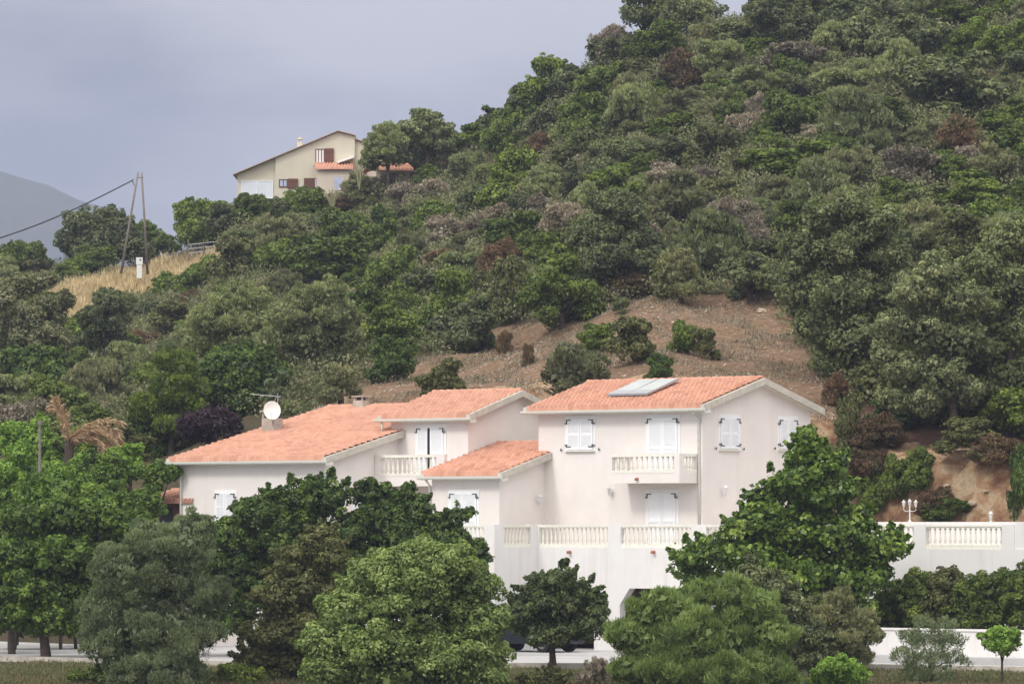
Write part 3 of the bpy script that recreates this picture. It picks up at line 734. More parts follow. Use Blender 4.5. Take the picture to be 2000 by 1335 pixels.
# solar collectors
def roofM(px, py): return onplane(px, py, 'slope', -.4, zeM + .22, sM)
p_ = [roofM(1184, 771), roofM(1266, 769), roofM(1319, 744)]
a0_, a1_ = p_[0][0], p_[1][0] ; b0_ = p_[0][1] + .05; b1_ = min(p_[2][1], 3.1)
a1_ = a0_ + 1.95
for i in range(2):
    x0_, x1_ = a0_ + i * (a1_ - a0_) / 2 + .008, a0_ + (i + 1) * (a1_ - a0_) / 2 - .008
    sp_ = empty('solar_panel', W3((x0_ + x1_) / 2, b0_, zeM + sM * (b0_ + .4)), -TH, ('left-hand' if i == 0 else 'right-hand') + ' grey flat solar collector on the right block roof', 'solar panel', 'pair of solar collectors on the roof')
    hw = (x1_ - x0_) / 2; dpt = b1_ - b0_ + .15; rz_ = sM * dpt + .03
    def slab(o0, o1, inset):
        return [(-hw + inset, inset, o0), (hw - inset, inset, o0), (hw - inset, dpt - inset, o0 + rz_), (-hw + inset, dpt - inset, o0 + rz_),
                (-hw + inset, inset, o1), (hw - inset, inset, o1), (hw - inset, dpt - inset, o1 + rz_), (-hw + inset, dpt - inset, o1 + rz_)]
    bf = [(0,3,2,1),(4,5,6,7),(0,1,5,4),(1,2,6,5),(2,3,7,6),(3,0,4,7)]
    MB().add(slab(.17, .25, 0), bf).build('frame', M['alu'], sp_); MB().add(slab(.2505, .256, .04), bf).build('glass', M['solar'], sp_)
    for (lx, ly) in ((-hw + .1, .1), (hw - .1, .1), (-hw + .1, dpt - .1), (hw - .1, dpt - .1)):
        MB().box(lx - .02, lx + .02, ly - .02, ly + .02, sM * ly - .02, sM * ly + .17).build('bracket', M['alu'], sp_)

# ------------------------------------------------------------------ terrace (local frame of the villa)
ter = empty('terrace', (P0[0], P0[1], 0), -TH, 'long white terrace wall with cream balustrades in front of the villa', 'terrace')
T1, T2, TA, TB = -4.2, -1.6, -6.65, 8.0
TW = M['terrace']; TR = 21.0; TOPZ = -.09
# floor slab
mb = MB().prism([(-14.85, T1 + .3), (TA - .3, T1 + .3), (TA - .3, T2 + .3), (TR, T2 + .3), (TR, TB), (-14.85, TB)], ZT - .25, ZT, 'z'); mb.build('floor', M['paver'], ter)
mb = MB()
mb.box(-14.85, TA, T1, T1 + .3, ZG - .4, ZT + .05)                                 # front of the left step
mb.box(TA - .3, TA, T1 + .3, T2, ZG - .4, ZT + .05)                                # return wall
# front wall with two chamfered garage openings
ops = [(-6.2, -3.92), (-2.69, .7)]; zO = -2.46; ch_ = .62
mb.box(TA, ops[0][0], T2, T2 + .35, ZG - .4, ZT + .05); mb.box(ops[0][1], ops[1][0], T2, T2 + .35, ZG - .4, ZT + .05)
mb.box(ops[1][1], TR, T2, T2 + .35, ZG - .4, ZT + .05)
for o0, o1 in ops:
    mb.box(o0, o1, T2, T2 + .35, zO, ZT + .05)
    mb.prism([(o0, zO), (o0, zO - ch_), (o0 + ch_ * .75, zO)], T2, T2 + .35, 'b'); mb.prism([(o1, zO), (o1 - ch_ * .75, zO), (o1, zO - ch_)], T2, T2 + .35, 'b')
mb.build('wall', TW, ter)
MB().box(-14.85, TR, TB, TB + .25, ZT - .3, .03).build('back_wall', TW, ter)
MB().box(TR - .3, TR, T2 + .36, TB, ZG - .4, ZT + .85).build('end_wall', TW, ter)
MB().box(-6.6, 6, 4.5, 4.7, ZG - .4, ZT - .26).build('garage_back_wall', M['chim'], ter)
def afr(px, b): return onplane(px, 1040, 'front', b)[0]
pil = [(afr(945, T1), TA)] + []
def pillar(a0, a1, b0, b1, zt=TOPZ + .02): return MB().box(a0, a1, b0, b1, ZT + .05, zt).build('pillar', TW, ter)
pillar(afr(944, T1), TA, T1, T1 + .3); bay(ter, afr(895, T1), afr(944, T1), T1 + .12, 'front', ZT + .05, TOPZ)
x_ = afr(895, T1); pillar(x_ - .45, x_, T1, T1 + .3); bay(ter, x_ - 3.6, x_ - .45, T1 + .12, 'front', ZT + .05, TOPZ); pillar(x_ - 4.0, x_ - 3.6, T1, T1 + .3)
b_s = [onplane(p, 1040, 'side', TA)[1] for p in (983, 1037)]
MB().box(TA - .3, TA, T1 + .3, b_s[0], ZT + .05, TOPZ + .02).build('pillar', TW, ter); MB().box(TA - .3, TA, b_s[1], T2 - .0, ZT + .05, TOPZ + .02).build('pillar', TW, ter)
bay(ter, b_s[0], b_s[1], TA - .12, 'side', ZT + .05, TOPZ)
pillar(TA - .3, afr(1053, T2), T2, T2 + .3)
edges = [(1053, 1187), (1212, 1350)]
for e0, e1 in edges: bay(ter, afr(e0, T2), afr(e1, T2), T2 + .12, 'front', ZT + .05, TOPZ)
pillar(afr(1187, T2), afr(1212, T2), T2, T2 + .3); pillar(afr(1350, T2), afr(1379, T2), T2, T2 + .3)
aL, aR = afr(1379, T2), afr(1785, T2); seg = (aR - aL + .45) / 3
for i in range(3):
    s0 = aL + i * seg; s1 = s0 + seg - .45; bay(ter, s0, s1, T2 + .12, 'front', ZT + .05, TOPZ); 
    if i < 2: pillar(s1, s1 + .45, T2, T2 + .3)
pillar(afr(1785, T2), afr(1808, T2), T2, T2 + .3); bay(ter, afr(1808, T2), afr(1957, T2), T2 + .12, 'front', ZT + .05, TOPZ)
pillar(afr(1957, T2), afr(1957, T2) + .5, T2, T2 + .3)
MB().box(afr(1957, T2) + .5, TR, T2 + .04, T2 + .3, ZT + .05, .02).build('parapet', TW, ter)
for px_ in (1114, 1278, 1450):
    q = onplane(px_, 1078, 'front', T2); MB().tube([(q[0], T2 + .05, q[2] + .02), (q[0], T2 - .17, q[2])], .06, 10).build('drain_spout', M['spout'], ter)
q = onplane(1400, 1078, 'front', T2)

# lamps standing on the terrace back wall
def post_lamp(px, n, ztop, label, grp=None):
    a_ = onplane(px, 1010, 'front', TB + .12)[0]; r_ = empty('lamp_post', W3(a_, TB + .12, .03), -TH, label, 'lamp', grp)
    r_.scale = (.86,) * 3
    if n == 1:
        MB().lathe([(.06, 0), (.06, .03), (.025, .05), (.03, .10)], (0, 0, 0), 8).build('post', M['lampw'], r_)
        mb = MB(); lantern(mb, (0, 0, .27), 1.05); mb.build('lantern', M['glassw'], r_)
    else:
        MB().lathe([(.08, 0), (.07, .05), (.032, .08), (.028, .62), (.04, .64), (.02, .7)], (0, 0, 0), 8).build('post', M['lampw'], r_)
        for k in range(3):
            dx = (k - 1) * .32; mb = MB(); lantern(mb, (dx, 0, .80 if k != 1 else .84), .9); mb.build('lantern', M['glassw'], r_)
            if k != 1: MB().tube([(0, 0, .5), (dx * .6, 0, .46), (dx, 0, .52), (dx, 0, .66)], .016, 6).build('arm', M['lampw'], r_)
    return r_
post_lamp(1777, 3, 972, 'tall white post with three lanterns on the terrace wall')
post_lamp(1935, 1, 992, 'single white lantern on the terrace wall near the right edge', 'single lanterns on the terrace wall')
post_lamp(1697, 1, 996, 'single white lantern just right of the glossy green tree', 'single lanterns on the terrace wall')

# ------------------------------------------------------------------ driveway, low wall, verge
def conc():
    m, t, b = newmat('concrete_drive')
    t.links.new(ramp(t, noise(t, .6, 8, .65), [(.3, (.36, .35, .35)), (.7, (.48, .47, .47))]), b.inputs['Base Color']); b.inputs['Roughness'].default_value = .9
    bump(t, b, noise(t, 20), .2, .01); return m
M['conc'] = conc()
nearx = [(-60, 186), (-36, 178), (-26, 170), (-17, 160), (-8, 153.5), (2, 152.5), (12, 151.5), (22, 146), (34, 141), (60, 138)]
farx = [(60, 160), (34, 162), (18.8, 161.5), (10, 167), (4, 172.5), (0, 176), (-4, 172), (-9, 177), (-16, 178), (-21, 184), (-32, 192), (-60, 205)]
pts = nearx + farx
mb = MB(); n = len(pts); mb.add([(x_, y_, ZG) for x_, y_ in pts] + [(x_, y_, ZG - .5) for x_, y_ in pts], [tuple(range(n))] + [(i, i + n, (i + 1) % n + n, (i + 1) % n) for i in range(n)])
tag(mb.build('driveway', M['conc']), kind='structure')
kb = MB()
for (x0_, y0_), (x1_, y1_) in zip(nearx[1:-1], nearx[2:]):
    d_ = Vector((x1_ - x0_, y1_ - y0_)).normalized(); nn = Vector((d_.y, -d_.x)) * .14
    kb.add([(x0_, y0_, ZG - .4), (x1_, y1_, ZG - .4), (x1_ + nn.x, y1_ + nn.y, ZG - .4), (x0_ + nn.x, y0_ + nn.y, ZG - .4),
            (x0_, y0_, ZG + .09), (x1_, y1_, ZG + .09), (x1_ + nn.x, y1_ + nn.y, ZG + .09), (x0_ + nn.x, y0_ + nn.y, ZG + .09)], [(0,3,2,1),(4,5,6,7),(0,1,5,4),(1,2,6,5),(2,3,7,6),(3,0,4,7)])
tag(kb.build('kerb', M['chim']), kind='structure')
# low white retaining wall under the hedge (right)
lw = empty('garden_wall', (P0[0], P0[1], 0), -TH, 'low white garden wall below the hedge beside the driveway', 'wall')
wb = -6.6; wa0 = onplane(1690, 1250, 'front', wb)[0]; wa1 = wa0 + 12
MB().box(wa0, wa1, wb, wb + .25, ZG - .3, -3.70).build('wall', TW, lw); MB().box(wa0 - .03, wa1, wb - .05, wb + .30, -3.698, -3.63).build('coping', TW, lw)
fp = MB().box(wa0 - .5, wa1, wb - .9, wb - .003, ZG - .3, ZG + .24).build('footpath', M['conc']); fp.location = (P0[0], P0[1], 0); fp.rotation_euler = (0, 0, -TH); tag(fp, kind='structure')
hb = MB().box(wa0 + .05, wa1, wb + .255, T2 - .005, ZG - .3, -3.80).build('hedge_bed', M['soil']); hb.location = (P0[0], P0[1], 0); hb.rotation_euler = (0, 0, -TH); tag(hb, kind='structure')

# car half hidden behind the small citrus tree
car = empty('parked_car', W3(-6.6 + 2.0, T2 - 3.0, ZG), -TH + math.pi, 'dark car with teal reflecting windscreen parked behind the citrus tree', 'car')
def car_body():
    prof = [(-2.0, .32), (-2.05, .62), (-1.85, .88), (-1.05, .98), (-.45, 1.42), (.9, 1.46), (1.55, 1.02), (1.95, .95), (2.03, .6), (1.98, .30)]
    mb = MB(); n = len(prof); rows = [(-.84, .93), (-.72, 1.0), (.72, 1.0), (.84, .93)]; vs = []
    for y_, s_ in rows:
        for x_, z_ in prof: vs.append((x_ * s_, y_ * (.86 if z_ > 1.2 else 1), z_))
    fs = [tuple(range(n)), tuple(range(4 * n - 1, 3 * n - 1, -1))]
    for j in range(3):
        for i in range(n): fs.append((j*n+i, j*n+(i+1) % n, (j+1)*n+(i+1) % n, (j+1)*n+i))
    return mb.add(vs, fs)
car_body().build('body', M['carp'], car, False, .03)
MB().add([(1.50, -.62, 1.07), (1.50, .62, 1.07), (.97, .56, 1.43), (.97, -.56, 1.43)], [(0, 1, 2, 3)]).build('windscreen', M['screen'], car)
MB().add([(-1.02, -.62, 1.03), (-1.02, .62, 1.03), (-.52, .56, 1.40), (-.52, -.56, 1.40)], [(0, 3, 2, 1)]).build('rear_window', M['screen'], car)
for sy in (-1, 1):
    MB().add([(-.75, sy * .80, 1.02), (1.3, sy * .80, 1.02), (.9, sy * .745, 1.38), (-.42, sy * .745, 1.38)], [(0, 1, 2, 3) if sy < 0 else (0, 3, 2, 1)]).build('side_window', M['screen'], car)
    for sx in (-1.25, 1.25):
        wl_ = MB().tube([(sx, sy * .62, .31), (sx, sy * .86, .31)], .31, 18).build('wheel', M['tyre'], car); MB().tube([(sx, sy * .80, .31), (sx, sy * .875, .31)], .19, 12).build('rim', M['rim'], wl_)
    MB().box(1.85, 2.0, sy * .50, sy * .74, .66, .80).build('headlight', M['glassw'], car)

# ------------------------------------------------------------------ shed beside the left wing
sh = empty('garden_shed', at(325, 1012, 181.5), -TH, 'small dark red wooden shed with tiled roof left of the villa', 'shed')
zz = sh.location.z
MB().box(-1.0, 1.6, 0, 1.8, -1.2, .62).build('wall', M['shed'], sh)
r = tile_roof('roof', sh, M['tile'], -1.2, 1.75, -.35, .66, 1.9, 1.15)
MB().box(-.5, .35, -.02, 0.0, -1.2, .45).build('door', M['dark'], sh)

# ------------------------------------------------------------------ ochre house on the hill crest
HD = 318.0
def h2(px, py): p = at(px, py, HD); return p
o2 = h2(462, 400)
ho = empty('hill_house', (o2.x, HD, o2.z), 0, 'ochre gabled house on the hill crest with brown shutters', 'house')
def hp(px, py): p = at(px, py, HD); return (p.x - o2.x, p.z - o2.z)
zb_ = -1.6
mb = MB(); mb.prism([(hp(463, 0)[0], zb_), hp(463, 340), hp(538, 308), (hp(538, 0)[0], zb_)], .25, 8.5, 'b'); mb.build('wall', M['h2wall'], ho)
mb = MB(); mb.prism([(hp(538, 0)[0], zb_), hp(538, 308), hp(660, 258), hp(693, 266), (hp(693, 0)[0], zb_)], 0, 8.5, 'b')
mb.build('wall', M['h2wall'], ho)
MB().prism([(hp(693, 0)[0], zb_), hp(693, 273), hp(745, 290), (hp(745, 0)[0], zb_)], .2, 8.5, 'b').build('wall', M['h2wall'], ho)
rf = MB()
def edge_slab(mb, p, q, y0, y1, th=.06):
    mb.prism([(p[0], p[1]), (q[0], q[1]), (q[0], q[1] + th), (p[0], p[1] + th)], y0, y1, 'b')
p, q, r_ = hp(455, 342), hp(660, 256.5), hp(694, 265)
edge_slab(rf, p, q, -.25, 8.8); edge_slab(rf, q, r_, -.25, 8.8); edge_slab(rf, hp(692, 271), hp(750, 291), -.05, 8.8)
rf.build('roof', M['h2edge'], ho)
c0, c1 = hp(577, 292), hp(587, 272)
chh = MB().box(c0[0], c1[0], 2.5, 3.0, c0[1] - .3, c1[1]).build('chimney', M['h2wall'], ho)
mb = MB(); cx_ = (c0[0] + c1[0]) / 2
for dx in (-.16, .10): mb.box(cx_ + dx, cx_ + dx + .06, 2.52, 2.6, c1[1], c1[1] + .2); mb.box(cx_ + dx, cx_ + dx + .06, 2.88, 2.96, c1[1], c1[1] + .2)
mb.box(cx_ - .22, cx_ + .22, 2.45, 3.05, c1[1] + .2, c1[1] + .26).box(cx_ - .1, cx_ + .1, 2.6, 2.85, c1[1] + .26, c1[1] + .36); mb.build('chimney_cap', M['h2wall'], chh)
def hwin(px0, px1, py0, py1, y=0, fr=.07, nm='window', pane='pane', mull=0, fmat='h2wood'):
    (x0, z1), (x1, z0) = hp(px0, py0), hp(px1, py1); mb = MB()
    mb.box(x0, x1, y - .05, y - .02, z0, z0 + fr).box(x0, x1, y - .05, y - .02, z1 - fr, z1).box(x0, x0 + fr, y - .05, y - .02, z0 + fr, z1 - fr).box(x1 - fr, x1, y - .05, y - .02, z0 + fr, z1 - fr)
    for i in range(mull): xm = x0 + (i + 1) * (x1 - x0) / (mull + 1); mb.box(xm - .03, xm + .03, y - .045, y - .02, z0 + fr, z1 - fr)
    wo = mb.build(nm, M[fmat], ho); MB().box(x0 + .02, x1 - .02, y - .025, y - .012, z0 + .02, z1 - .02).build('pane', M[pane], wo); return wo
def hshut(px0, px1, py0, py1, y=0):
    (x0, z1), (x1, z0) = hp(px0, py0), hp(px1, py1); mb = MB().box(x0, x1, y - .09, y - .04, z0, z1)
    for f_ in (.2, .8): mb.box(x0 + .03, x1 - .03, y - .11, y - .09, z0 + (z1 - z0) * f_ - .05, z0 + (z1 - z0) * f_ + .05)
    return mb.build('shutter', M['h2wood'], ho)
hwin(470, 533, 352, 387, .25, .05, mull=1, fmat='trim', pane='curtain')['label'] = 'large white picture window'
hwin(616, 634, 291, 319, 0, .06, mull=2, pane='trim'); hshut(634, 652, 290, 320)
MB().box(hp(613, 0)[0], hp(635, 0)[0], -.12, -.0, hp(0, 323)[1], hp(0, 320)[1]).build('sill', M['h2wallp'], ho)
hwin(545, 562, 350, 366, 0, .08, mull=1); hshut(562, 582, 349, 368)
hshut(594, 614, 348, 380); hwin(614, 619, 348, 380, 0, .04)
# annex
x0, x1 = hp(621, 0)[0], hp(691, 0)[0]
MB().box(x0, x1, -1.6, -.005, zb_, hp(0, 335)[1]).build('annex_wall', M['h2wallp'], ho)
zz0, zz1 = hp(0, 333)[1], hp(0, 319)[1]
tile_roof('annex_roof', ho, M['tile'], x0 - .15, x1 + .02, -1.85, zz0, -.02, zz1)
mb = MB(); a_, b_ = hp(660, 321), hp(692, 310); mb.prism([(a_[0], a_[1]), (b_[0], b_[1]), (b_[0], b_[1] + .16), (a_[0], a_[1] + .16)], -1.0, -.05, 'b'); mb.build('flashing', M['trim'], ho)
def hw2(px0, px1, py0, py1):
    wo = hwin(px0, px1, py0, py1, -1.6, .09, fmat='h2wallp'); return wo
hw2(652, 673, 347, 375)
# low red-roofed outbuilding behind the olives
ob = empty('outbuilding', (hp(770, 0)[0] + o2.x, HD - 3, at(770, 352, HD - 3).z), .25, 'low tiled outbuilding glimpsed beneath the olive trees', 'building')
MB().box(-1.2, 1.2, 0, 3, -1, .75).build('wall', M['h2wallp'], ob); tile_roof('roof', ob, M['tileB'], -1.4, 1.4, -.4, .72, 1.5, 1.25, 3.4, .72)

# ------------------------------------------------------------------ A-frame power pole, cable, cabinet, fence
pd = 312.0; pb = ground_at(262, pd)
pl_ = empty('power_pole', (pb.x, pd, pb.z), 0, 'A-shaped weathered timber power pole on the dry grass crest', 'power pole')
def rel(px, py, d=None): p = at(px, py, d or pd); return p - Vector((pb.x, pd, pb.z))
tp = rel(270.5, 337); 
for px_, py_, dy in ((238, 535, -.6), (287, 535, .6)):
    e = rel(px_, py_); e.y = dy; tp2 = tp + Vector((-.03 if px_ < 260 else .22, 0, 0)); MB().tube([e, tp2], [.095, .065], 10).build('pole_leg', M['pole'], pl_, True)
MB().tube([tp + Vector((-.1, 0, -.35)), tp + Vector((.33, 0, -.35))], .03, 6).build('bolt', M['iron'], pl_)
MB().tube([rel(262, 362), rel(258, 352), rel(262, 350)], .035, 6).build('cable_clamp', M['iron'], pl_)
a_ = at(259, 352, pd); b_ = at(-260, 525, pd - 70)
cpts = [a_.lerp(b_, s_) - Vector((0, 0, 1.5 * math.sin(math.pi * s_) * .55)) for s_ in np.linspace(0, 1, 30)]
tag(MB().tube(cpts, .045, 6).build('power_cable', M['cable']), 'dark sagging power cable running left from the timber pole', 'cable')
cbp = at(272, 537, 308); cz = float(height(cbp.x, 322))
cbp.z += .55
cbp.z -= .1
cab = empty('meter_cabinet', cbp, 0, 'small white electricity meter cabinet in the dry grass', 'cabinet')
cab.scale = (.82,) * 3
MB().box(-.22, .22, 0, .25, -.8, .30).build('pedestal', M['plastic'], cab, False, .01); d_ = MB().box(-.27, .27, -.03, .28, .31, .92).build('door', M['plastic'], cab, False, .015)
MB().box(.02, .16, -.038, -.031, .66, .78).build('label_plate', M['dark'], d_)
fe = empty('wire_fence', at(398, 496, 318), 0, 'grey metal gate and posts beside the crest bushes', 'fence')
mb = MB()
for x_ in (-1.1, 0, 1.1): MB().tube([(x_, 0, -.8), (x_, 0, 1.0)], .05, 6).build('post', M['pole'], fe)
for z_ in (.15, .45, .75): mb.tube([(-1.1, 0, z_ - .1), (1.1, 0, z_ + .15)], .022, 5)
mb.build('rail', M['alu'], fe)
mb = MB()
for k in range(9): mb.tube([(-1.0 + k * .12, .02, .0), (-1.0 + k * .12, .02, .72)], .012, 4)
mb.build('mesh_panel', M['alu'], fe)
# thin pole among left shrubs
b_ = at(77, 1010, 176); 
pp = empty('wooden_post', b_, 0, 'thin grey concrete post standing among the light green shrubs', 'post')
MB().tube([(0, 0, -1), (0, 0, 3.75)], [.07, .045], 8).build('shaft', M['pole'], pp); MB().box(-.08, .08, -.05, .05, 3.6, 3.78).build('cap', M['pole'], pp)

# ------------------------------------------------------------------ foreground trees (crown lobes at each tree's own distance)
def _unused(px, d): x_ = (px - 1000) / F * d; return Vector((x_, d, float(height(x_, d)) + .05))
def ftree(name, px, d, lob, mat, label, **k):
    base = ground_at(px, d); sp_ = k.pop('spread', 1.0); sd = k.get('seed', 3)
    lb = lobes_px(lob, d, base, sp_, np.random.default_rng(sd or 3), ragged=mat in ('dark', 'mulb', 'fig', 'citrus', 'oak', 'bronze')); return tree(name, base, lb, mat, label, **k)
ftree('olive_tree', 300, 139, [(300, 1065, 62), (365, 1075, 58), (235, 1120, 58), (200, 1190, 42), (310, 1150, 85), (385, 1160, 52), (260, 1230, 78), (350, 1245, 75), (200, 1260, 40), (400, 1235, 35), (300, 1310, 80), (380, 1035, 40), (250, 1325, 50), (360, 1325, 50)],
      'silver', 'large rounded grey-green olive tree in front of the left wing', leaf=.17, mode='shoot', wl=.22, dens=1.0, seed=21)
ftree('broadleaf_tree', 92, 161, [(60, 1020, 55), (130, 1010, 52), (200, 1015, 48), (250, 1030, 42), (30, 1090, 55), (100, 1090, 70), (180, 1100, 60), (235, 1110, 50), (60, 1150, 55), (130, 1160, 55), (200, 1170, 45), (110, 1205, 45), (40, 1200, 38), (70, 1222, 30), (150, 1218, 32), (-10, 1205, 40)],
      'fig', 'dark green broadleaf tree with a bare trunk at the lower left', leaf=.22, trunk=.20, seed=22, rough=.30, trunk_h=1.9)
ftree('broadleaf_tree', 200, 160, [(215, 1180, 38), (180, 1205, 34), (235, 1215, 30), (160, 1225, 22)],
      'dark', 'small drooping dark tree in front of the driveway curve, slim trunk', leaf=.20, trunk=.14, seed=23, rough=.3, trunk_h=1.6)
ftree('broadleaf_tree', 25, 166, [(0, 1030, 50), (-40, 1060, 60), (10, 1120, 52), (-30, 1170, 60), (20, 1190, 36), (50, 1150, 40)],
      'dark', 'dark tree cut off by the left edge of the frame', leaf=.2, trunk=.15, seed=24, trunk_h=1.8)
ftree('broadleaf_tree', 560, 163, [(440, 1050, 50), (510, 1000, 42), (590, 985, 46), (640, 975, 42), (560, 1050, 62), (470, 1110, 55), (640, 1060, 62), (430, 1170, 55), (520, 1170, 60), (600, 1140, 60), (395, 1110, 40), (450, 1215, 34), (610, 950, 24), (480, 990, 22), (540, 975, 20)],
      'dark', 'spreading dark green tree hiding the left wing windows', leaf=.22, trunk=.22, seed=25, rough=.34, trunk_h=2.0, wl=.5)
ftree('broadleaf_tree', 790, 162, [(720, 970, 32), (745, 1010, 42), (800, 1000, 40), (700, 1040, 48), (780, 1050, 55), (850, 1030, 30), (895, 1010, 22), (870, 1060, 38), (930, 1070, 25), (700, 1110, 55), (800, 1120, 60), (925, 1120, 30), (945, 1090, 16), (720, 945, 18), (798, 955, 16), (915, 1000, 14), (770, 975, 22)],
      'dark', 'ragged dark green tree in front of the small porch wing', leaf=.22, trunk=.2, seed=26, rough=.36, trunk_h=2.0, wl=.5)
ftree('olive_tree', 590, 143, [(620, 1070, 40), (580, 1110, 48), (650, 1090, 36), (560, 1170, 55), (630, 1160, 52), (530, 1240, 50), (600, 1240, 60), (560, 1300, 60), (500, 1290, 36), (530, 1320, 45), (625, 1045, 24)],
      'bronze', 'tall brownish-green tree between the grey olive and the dome', leaf=.16, trunk=.16, seed=27, rough=.28)
ftree('dome_tree', 800, 136.5, [(800, 1110, 62), (870, 1105, 55), (735, 1130, 58), (915, 1150, 58), (690, 1190, 62), (800, 1190, 90), (930, 1220, 62), (650, 1260, 62), (760, 1280, 85), (880, 1290, 80), (950, 1290, 48), (640, 1310, 55), (700, 1335, 60), (800, 1340, 60), (920, 1330, 60), (830, 1075, 34), (900, 1085, 30), (760, 1095, 30)],
      'lentisk', 'large light green dome-shaped tree at the bottom centre', leaf=.17, trunk=.2, seed=28, rough=.14, dens=1.15)
ftree('citrus_tree', 1080, 152, [(1095, 1135, 30), (1050, 1160, 36), (1130, 1165, 36), (1085, 1180, 44), (1030, 1195, 36), (1160, 1195, 32), (1060, 1225, 38), (1120, 1220, 40), (1170, 1170, 14), (1045, 1130, 16), (1020, 1218, 30), (1155, 1226, 32), (1090, 1238, 30), (1050, 1246, 22)],
      'citrus', 'small dark citrus tree with forked trunk before the garage', leaf=.17, trunk=.13, seed=29, rough=.30, trunk_h=1.15, wl=.45)
ftree('feathery_tree', 1370, 137, [(1222, 1238, 36), (1262, 1195, 36), (1290, 1168, 26), (1318, 1190, 40), (1360, 1165, 38), (1430, 1160, 45), (1480, 1185, 42), (1260, 1260, 52), (1340, 1240, 70), (1430, 1250, 70), (1510, 1240, 42), (1300, 1310, 65), (1400, 1315, 70), (1490, 1310, 55), (1210, 1240, 30), (1225, 1305, 34), (1270, 1335, 40), (1350, 1340, 50), (1440, 1340, 50), (1520, 1325, 40)],
      'feather', 'soft feathery light green tree in front of the garage wall', leaf=.30, mode='shoot', wl=.11, trunk=.12, seed=30, dens=1.05, rough=.25)
ftree('mulberry_tree', 1590, 157.5, [(1582, 842, 15), (1580, 862, 24), (1578, 890, 36), (1610, 915, 40), (1560, 940, 42), (1635, 900, 22), (1520, 950, 34), (1600, 980, 52), (1480, 970, 24), (1500, 1020, 48), (1560, 1050, 58), (1640, 1050, 56), (1480, 1030, 40), (1640, 960, 28), (1670, 1020, 34), (1440, 1040, 34),
      (1400, 1080, 42), (1350, 1090, 34), (1330, 1110, 24), (1470, 1100, 58), (1560, 1130, 62), (1650, 1120, 60), (1720, 1070, 42), (1750, 1075, 26), (1700, 1130, 42), (1360, 1130, 30), (1590, 1190, 58), (1660, 1190, 45)],
      'mulb', 'tall glossy bright green tree rising beside the right-hand block', leaf=.26, wl=.72, trunk=.24, seed=31, rough=.30, dens=.78, per=8)
ftree('olive_tree', 1560, 146, [(1470, 1130, 36), (1500, 1160, 45), (1540, 1190, 45), (1490, 1220, 50), (1560, 1240, 50), (1520, 1290, 50), (1590, 1290, 42), (1560, 1325, 40)],
      'oak', 'dark grey-green tree behind the feathery tree on its right', leaf=.16, trunk=.14, seed=32)
ftree('olive_tree', 1650, 149, [(1640, 1175, 30), (1620, 1210, 38), (1670, 1215, 40), (1700, 1240, 26), (1640, 1255, 45), (1600, 1280, 42), (1670, 1285, 36)],
      'grey', 'grey-green olive tree below the glossy bright green tree', leaf=.16, trunk=.12, seed=33, mode='shoot', wl=.32)
ftree('rounded_shrub', 1640, 139, [(1640, 1305, 32), (1612, 1320, 28), (1672, 1320, 26), (1640, 1330, 40)],
      'bright', 'bright green rounded shrub at the bottom edge below the olive', cat='shrub', leaf=.14, trunk=.05, seed=34)
ftree('olive_tree', 1815, 141, [(1800, 1215, 20), (1840, 1225, 24), (1780, 1245, 26), (1820, 1255, 34), (1860, 1255, 26), (1765, 1280, 24), (1810, 1295, 36), (1865, 1290, 28), (1830, 1325, 34), (1785, 1320, 26)],
      'silver', 'sparse grey olive with see-through crown before the low wall', leaf=.15, mode='shoot', wl=.24, trunk=.06, seed=35, dens=.24, rough=.35)
ftree('low_bush', 470, 141, [(450, 1315, 26), (500, 1325, 26), (475, 1332, 30)], 'arbutus', 'low green bush between the grey olive and the brownish tree', cat='bush', leaf=.13, trunk=.04, seed=41)
ftree('low_bush', 1060, 138, [(1040, 1328, 20), (1085, 1322, 22), (1070, 1338, 26)], 'bronze', 'low olive-brown bush below the small citrus tree', cat='bush', leaf=.12, trunk=.04, seed=42)
ftree('low_bush', 1180, 140, [(1165, 1300, 20), (1190, 1320, 26), (1150, 1325, 24)], 'dry', 'thin twiggy dry bush left of the feathery tree', cat='bush', leaf=.14, trunk=.03, seed=43, mode='shoot', wl=.2, dens=.4)
ftree('low_bush', 190, 139, [(150, 1320, 16), (185, 1318, 22), (215, 1328, 22)], 'arbutus', 'low green bush in the grass right of the bare trunk', cat='bush', leaf=.12, trunk=.03, seed=44)
ftree('round_tree', 1955, 140.5, [(1955, 1240, 24), (1938, 1258, 18), (1975, 1256, 20), (1955, 1262, 24), (1932, 1240, 10), (1980, 1236, 12)],
      'bright', 'little bright green lollipop tree near the right edge', leaf=.13, trunk=.045, seed=36, trunk_h=.95, dens=1.1)
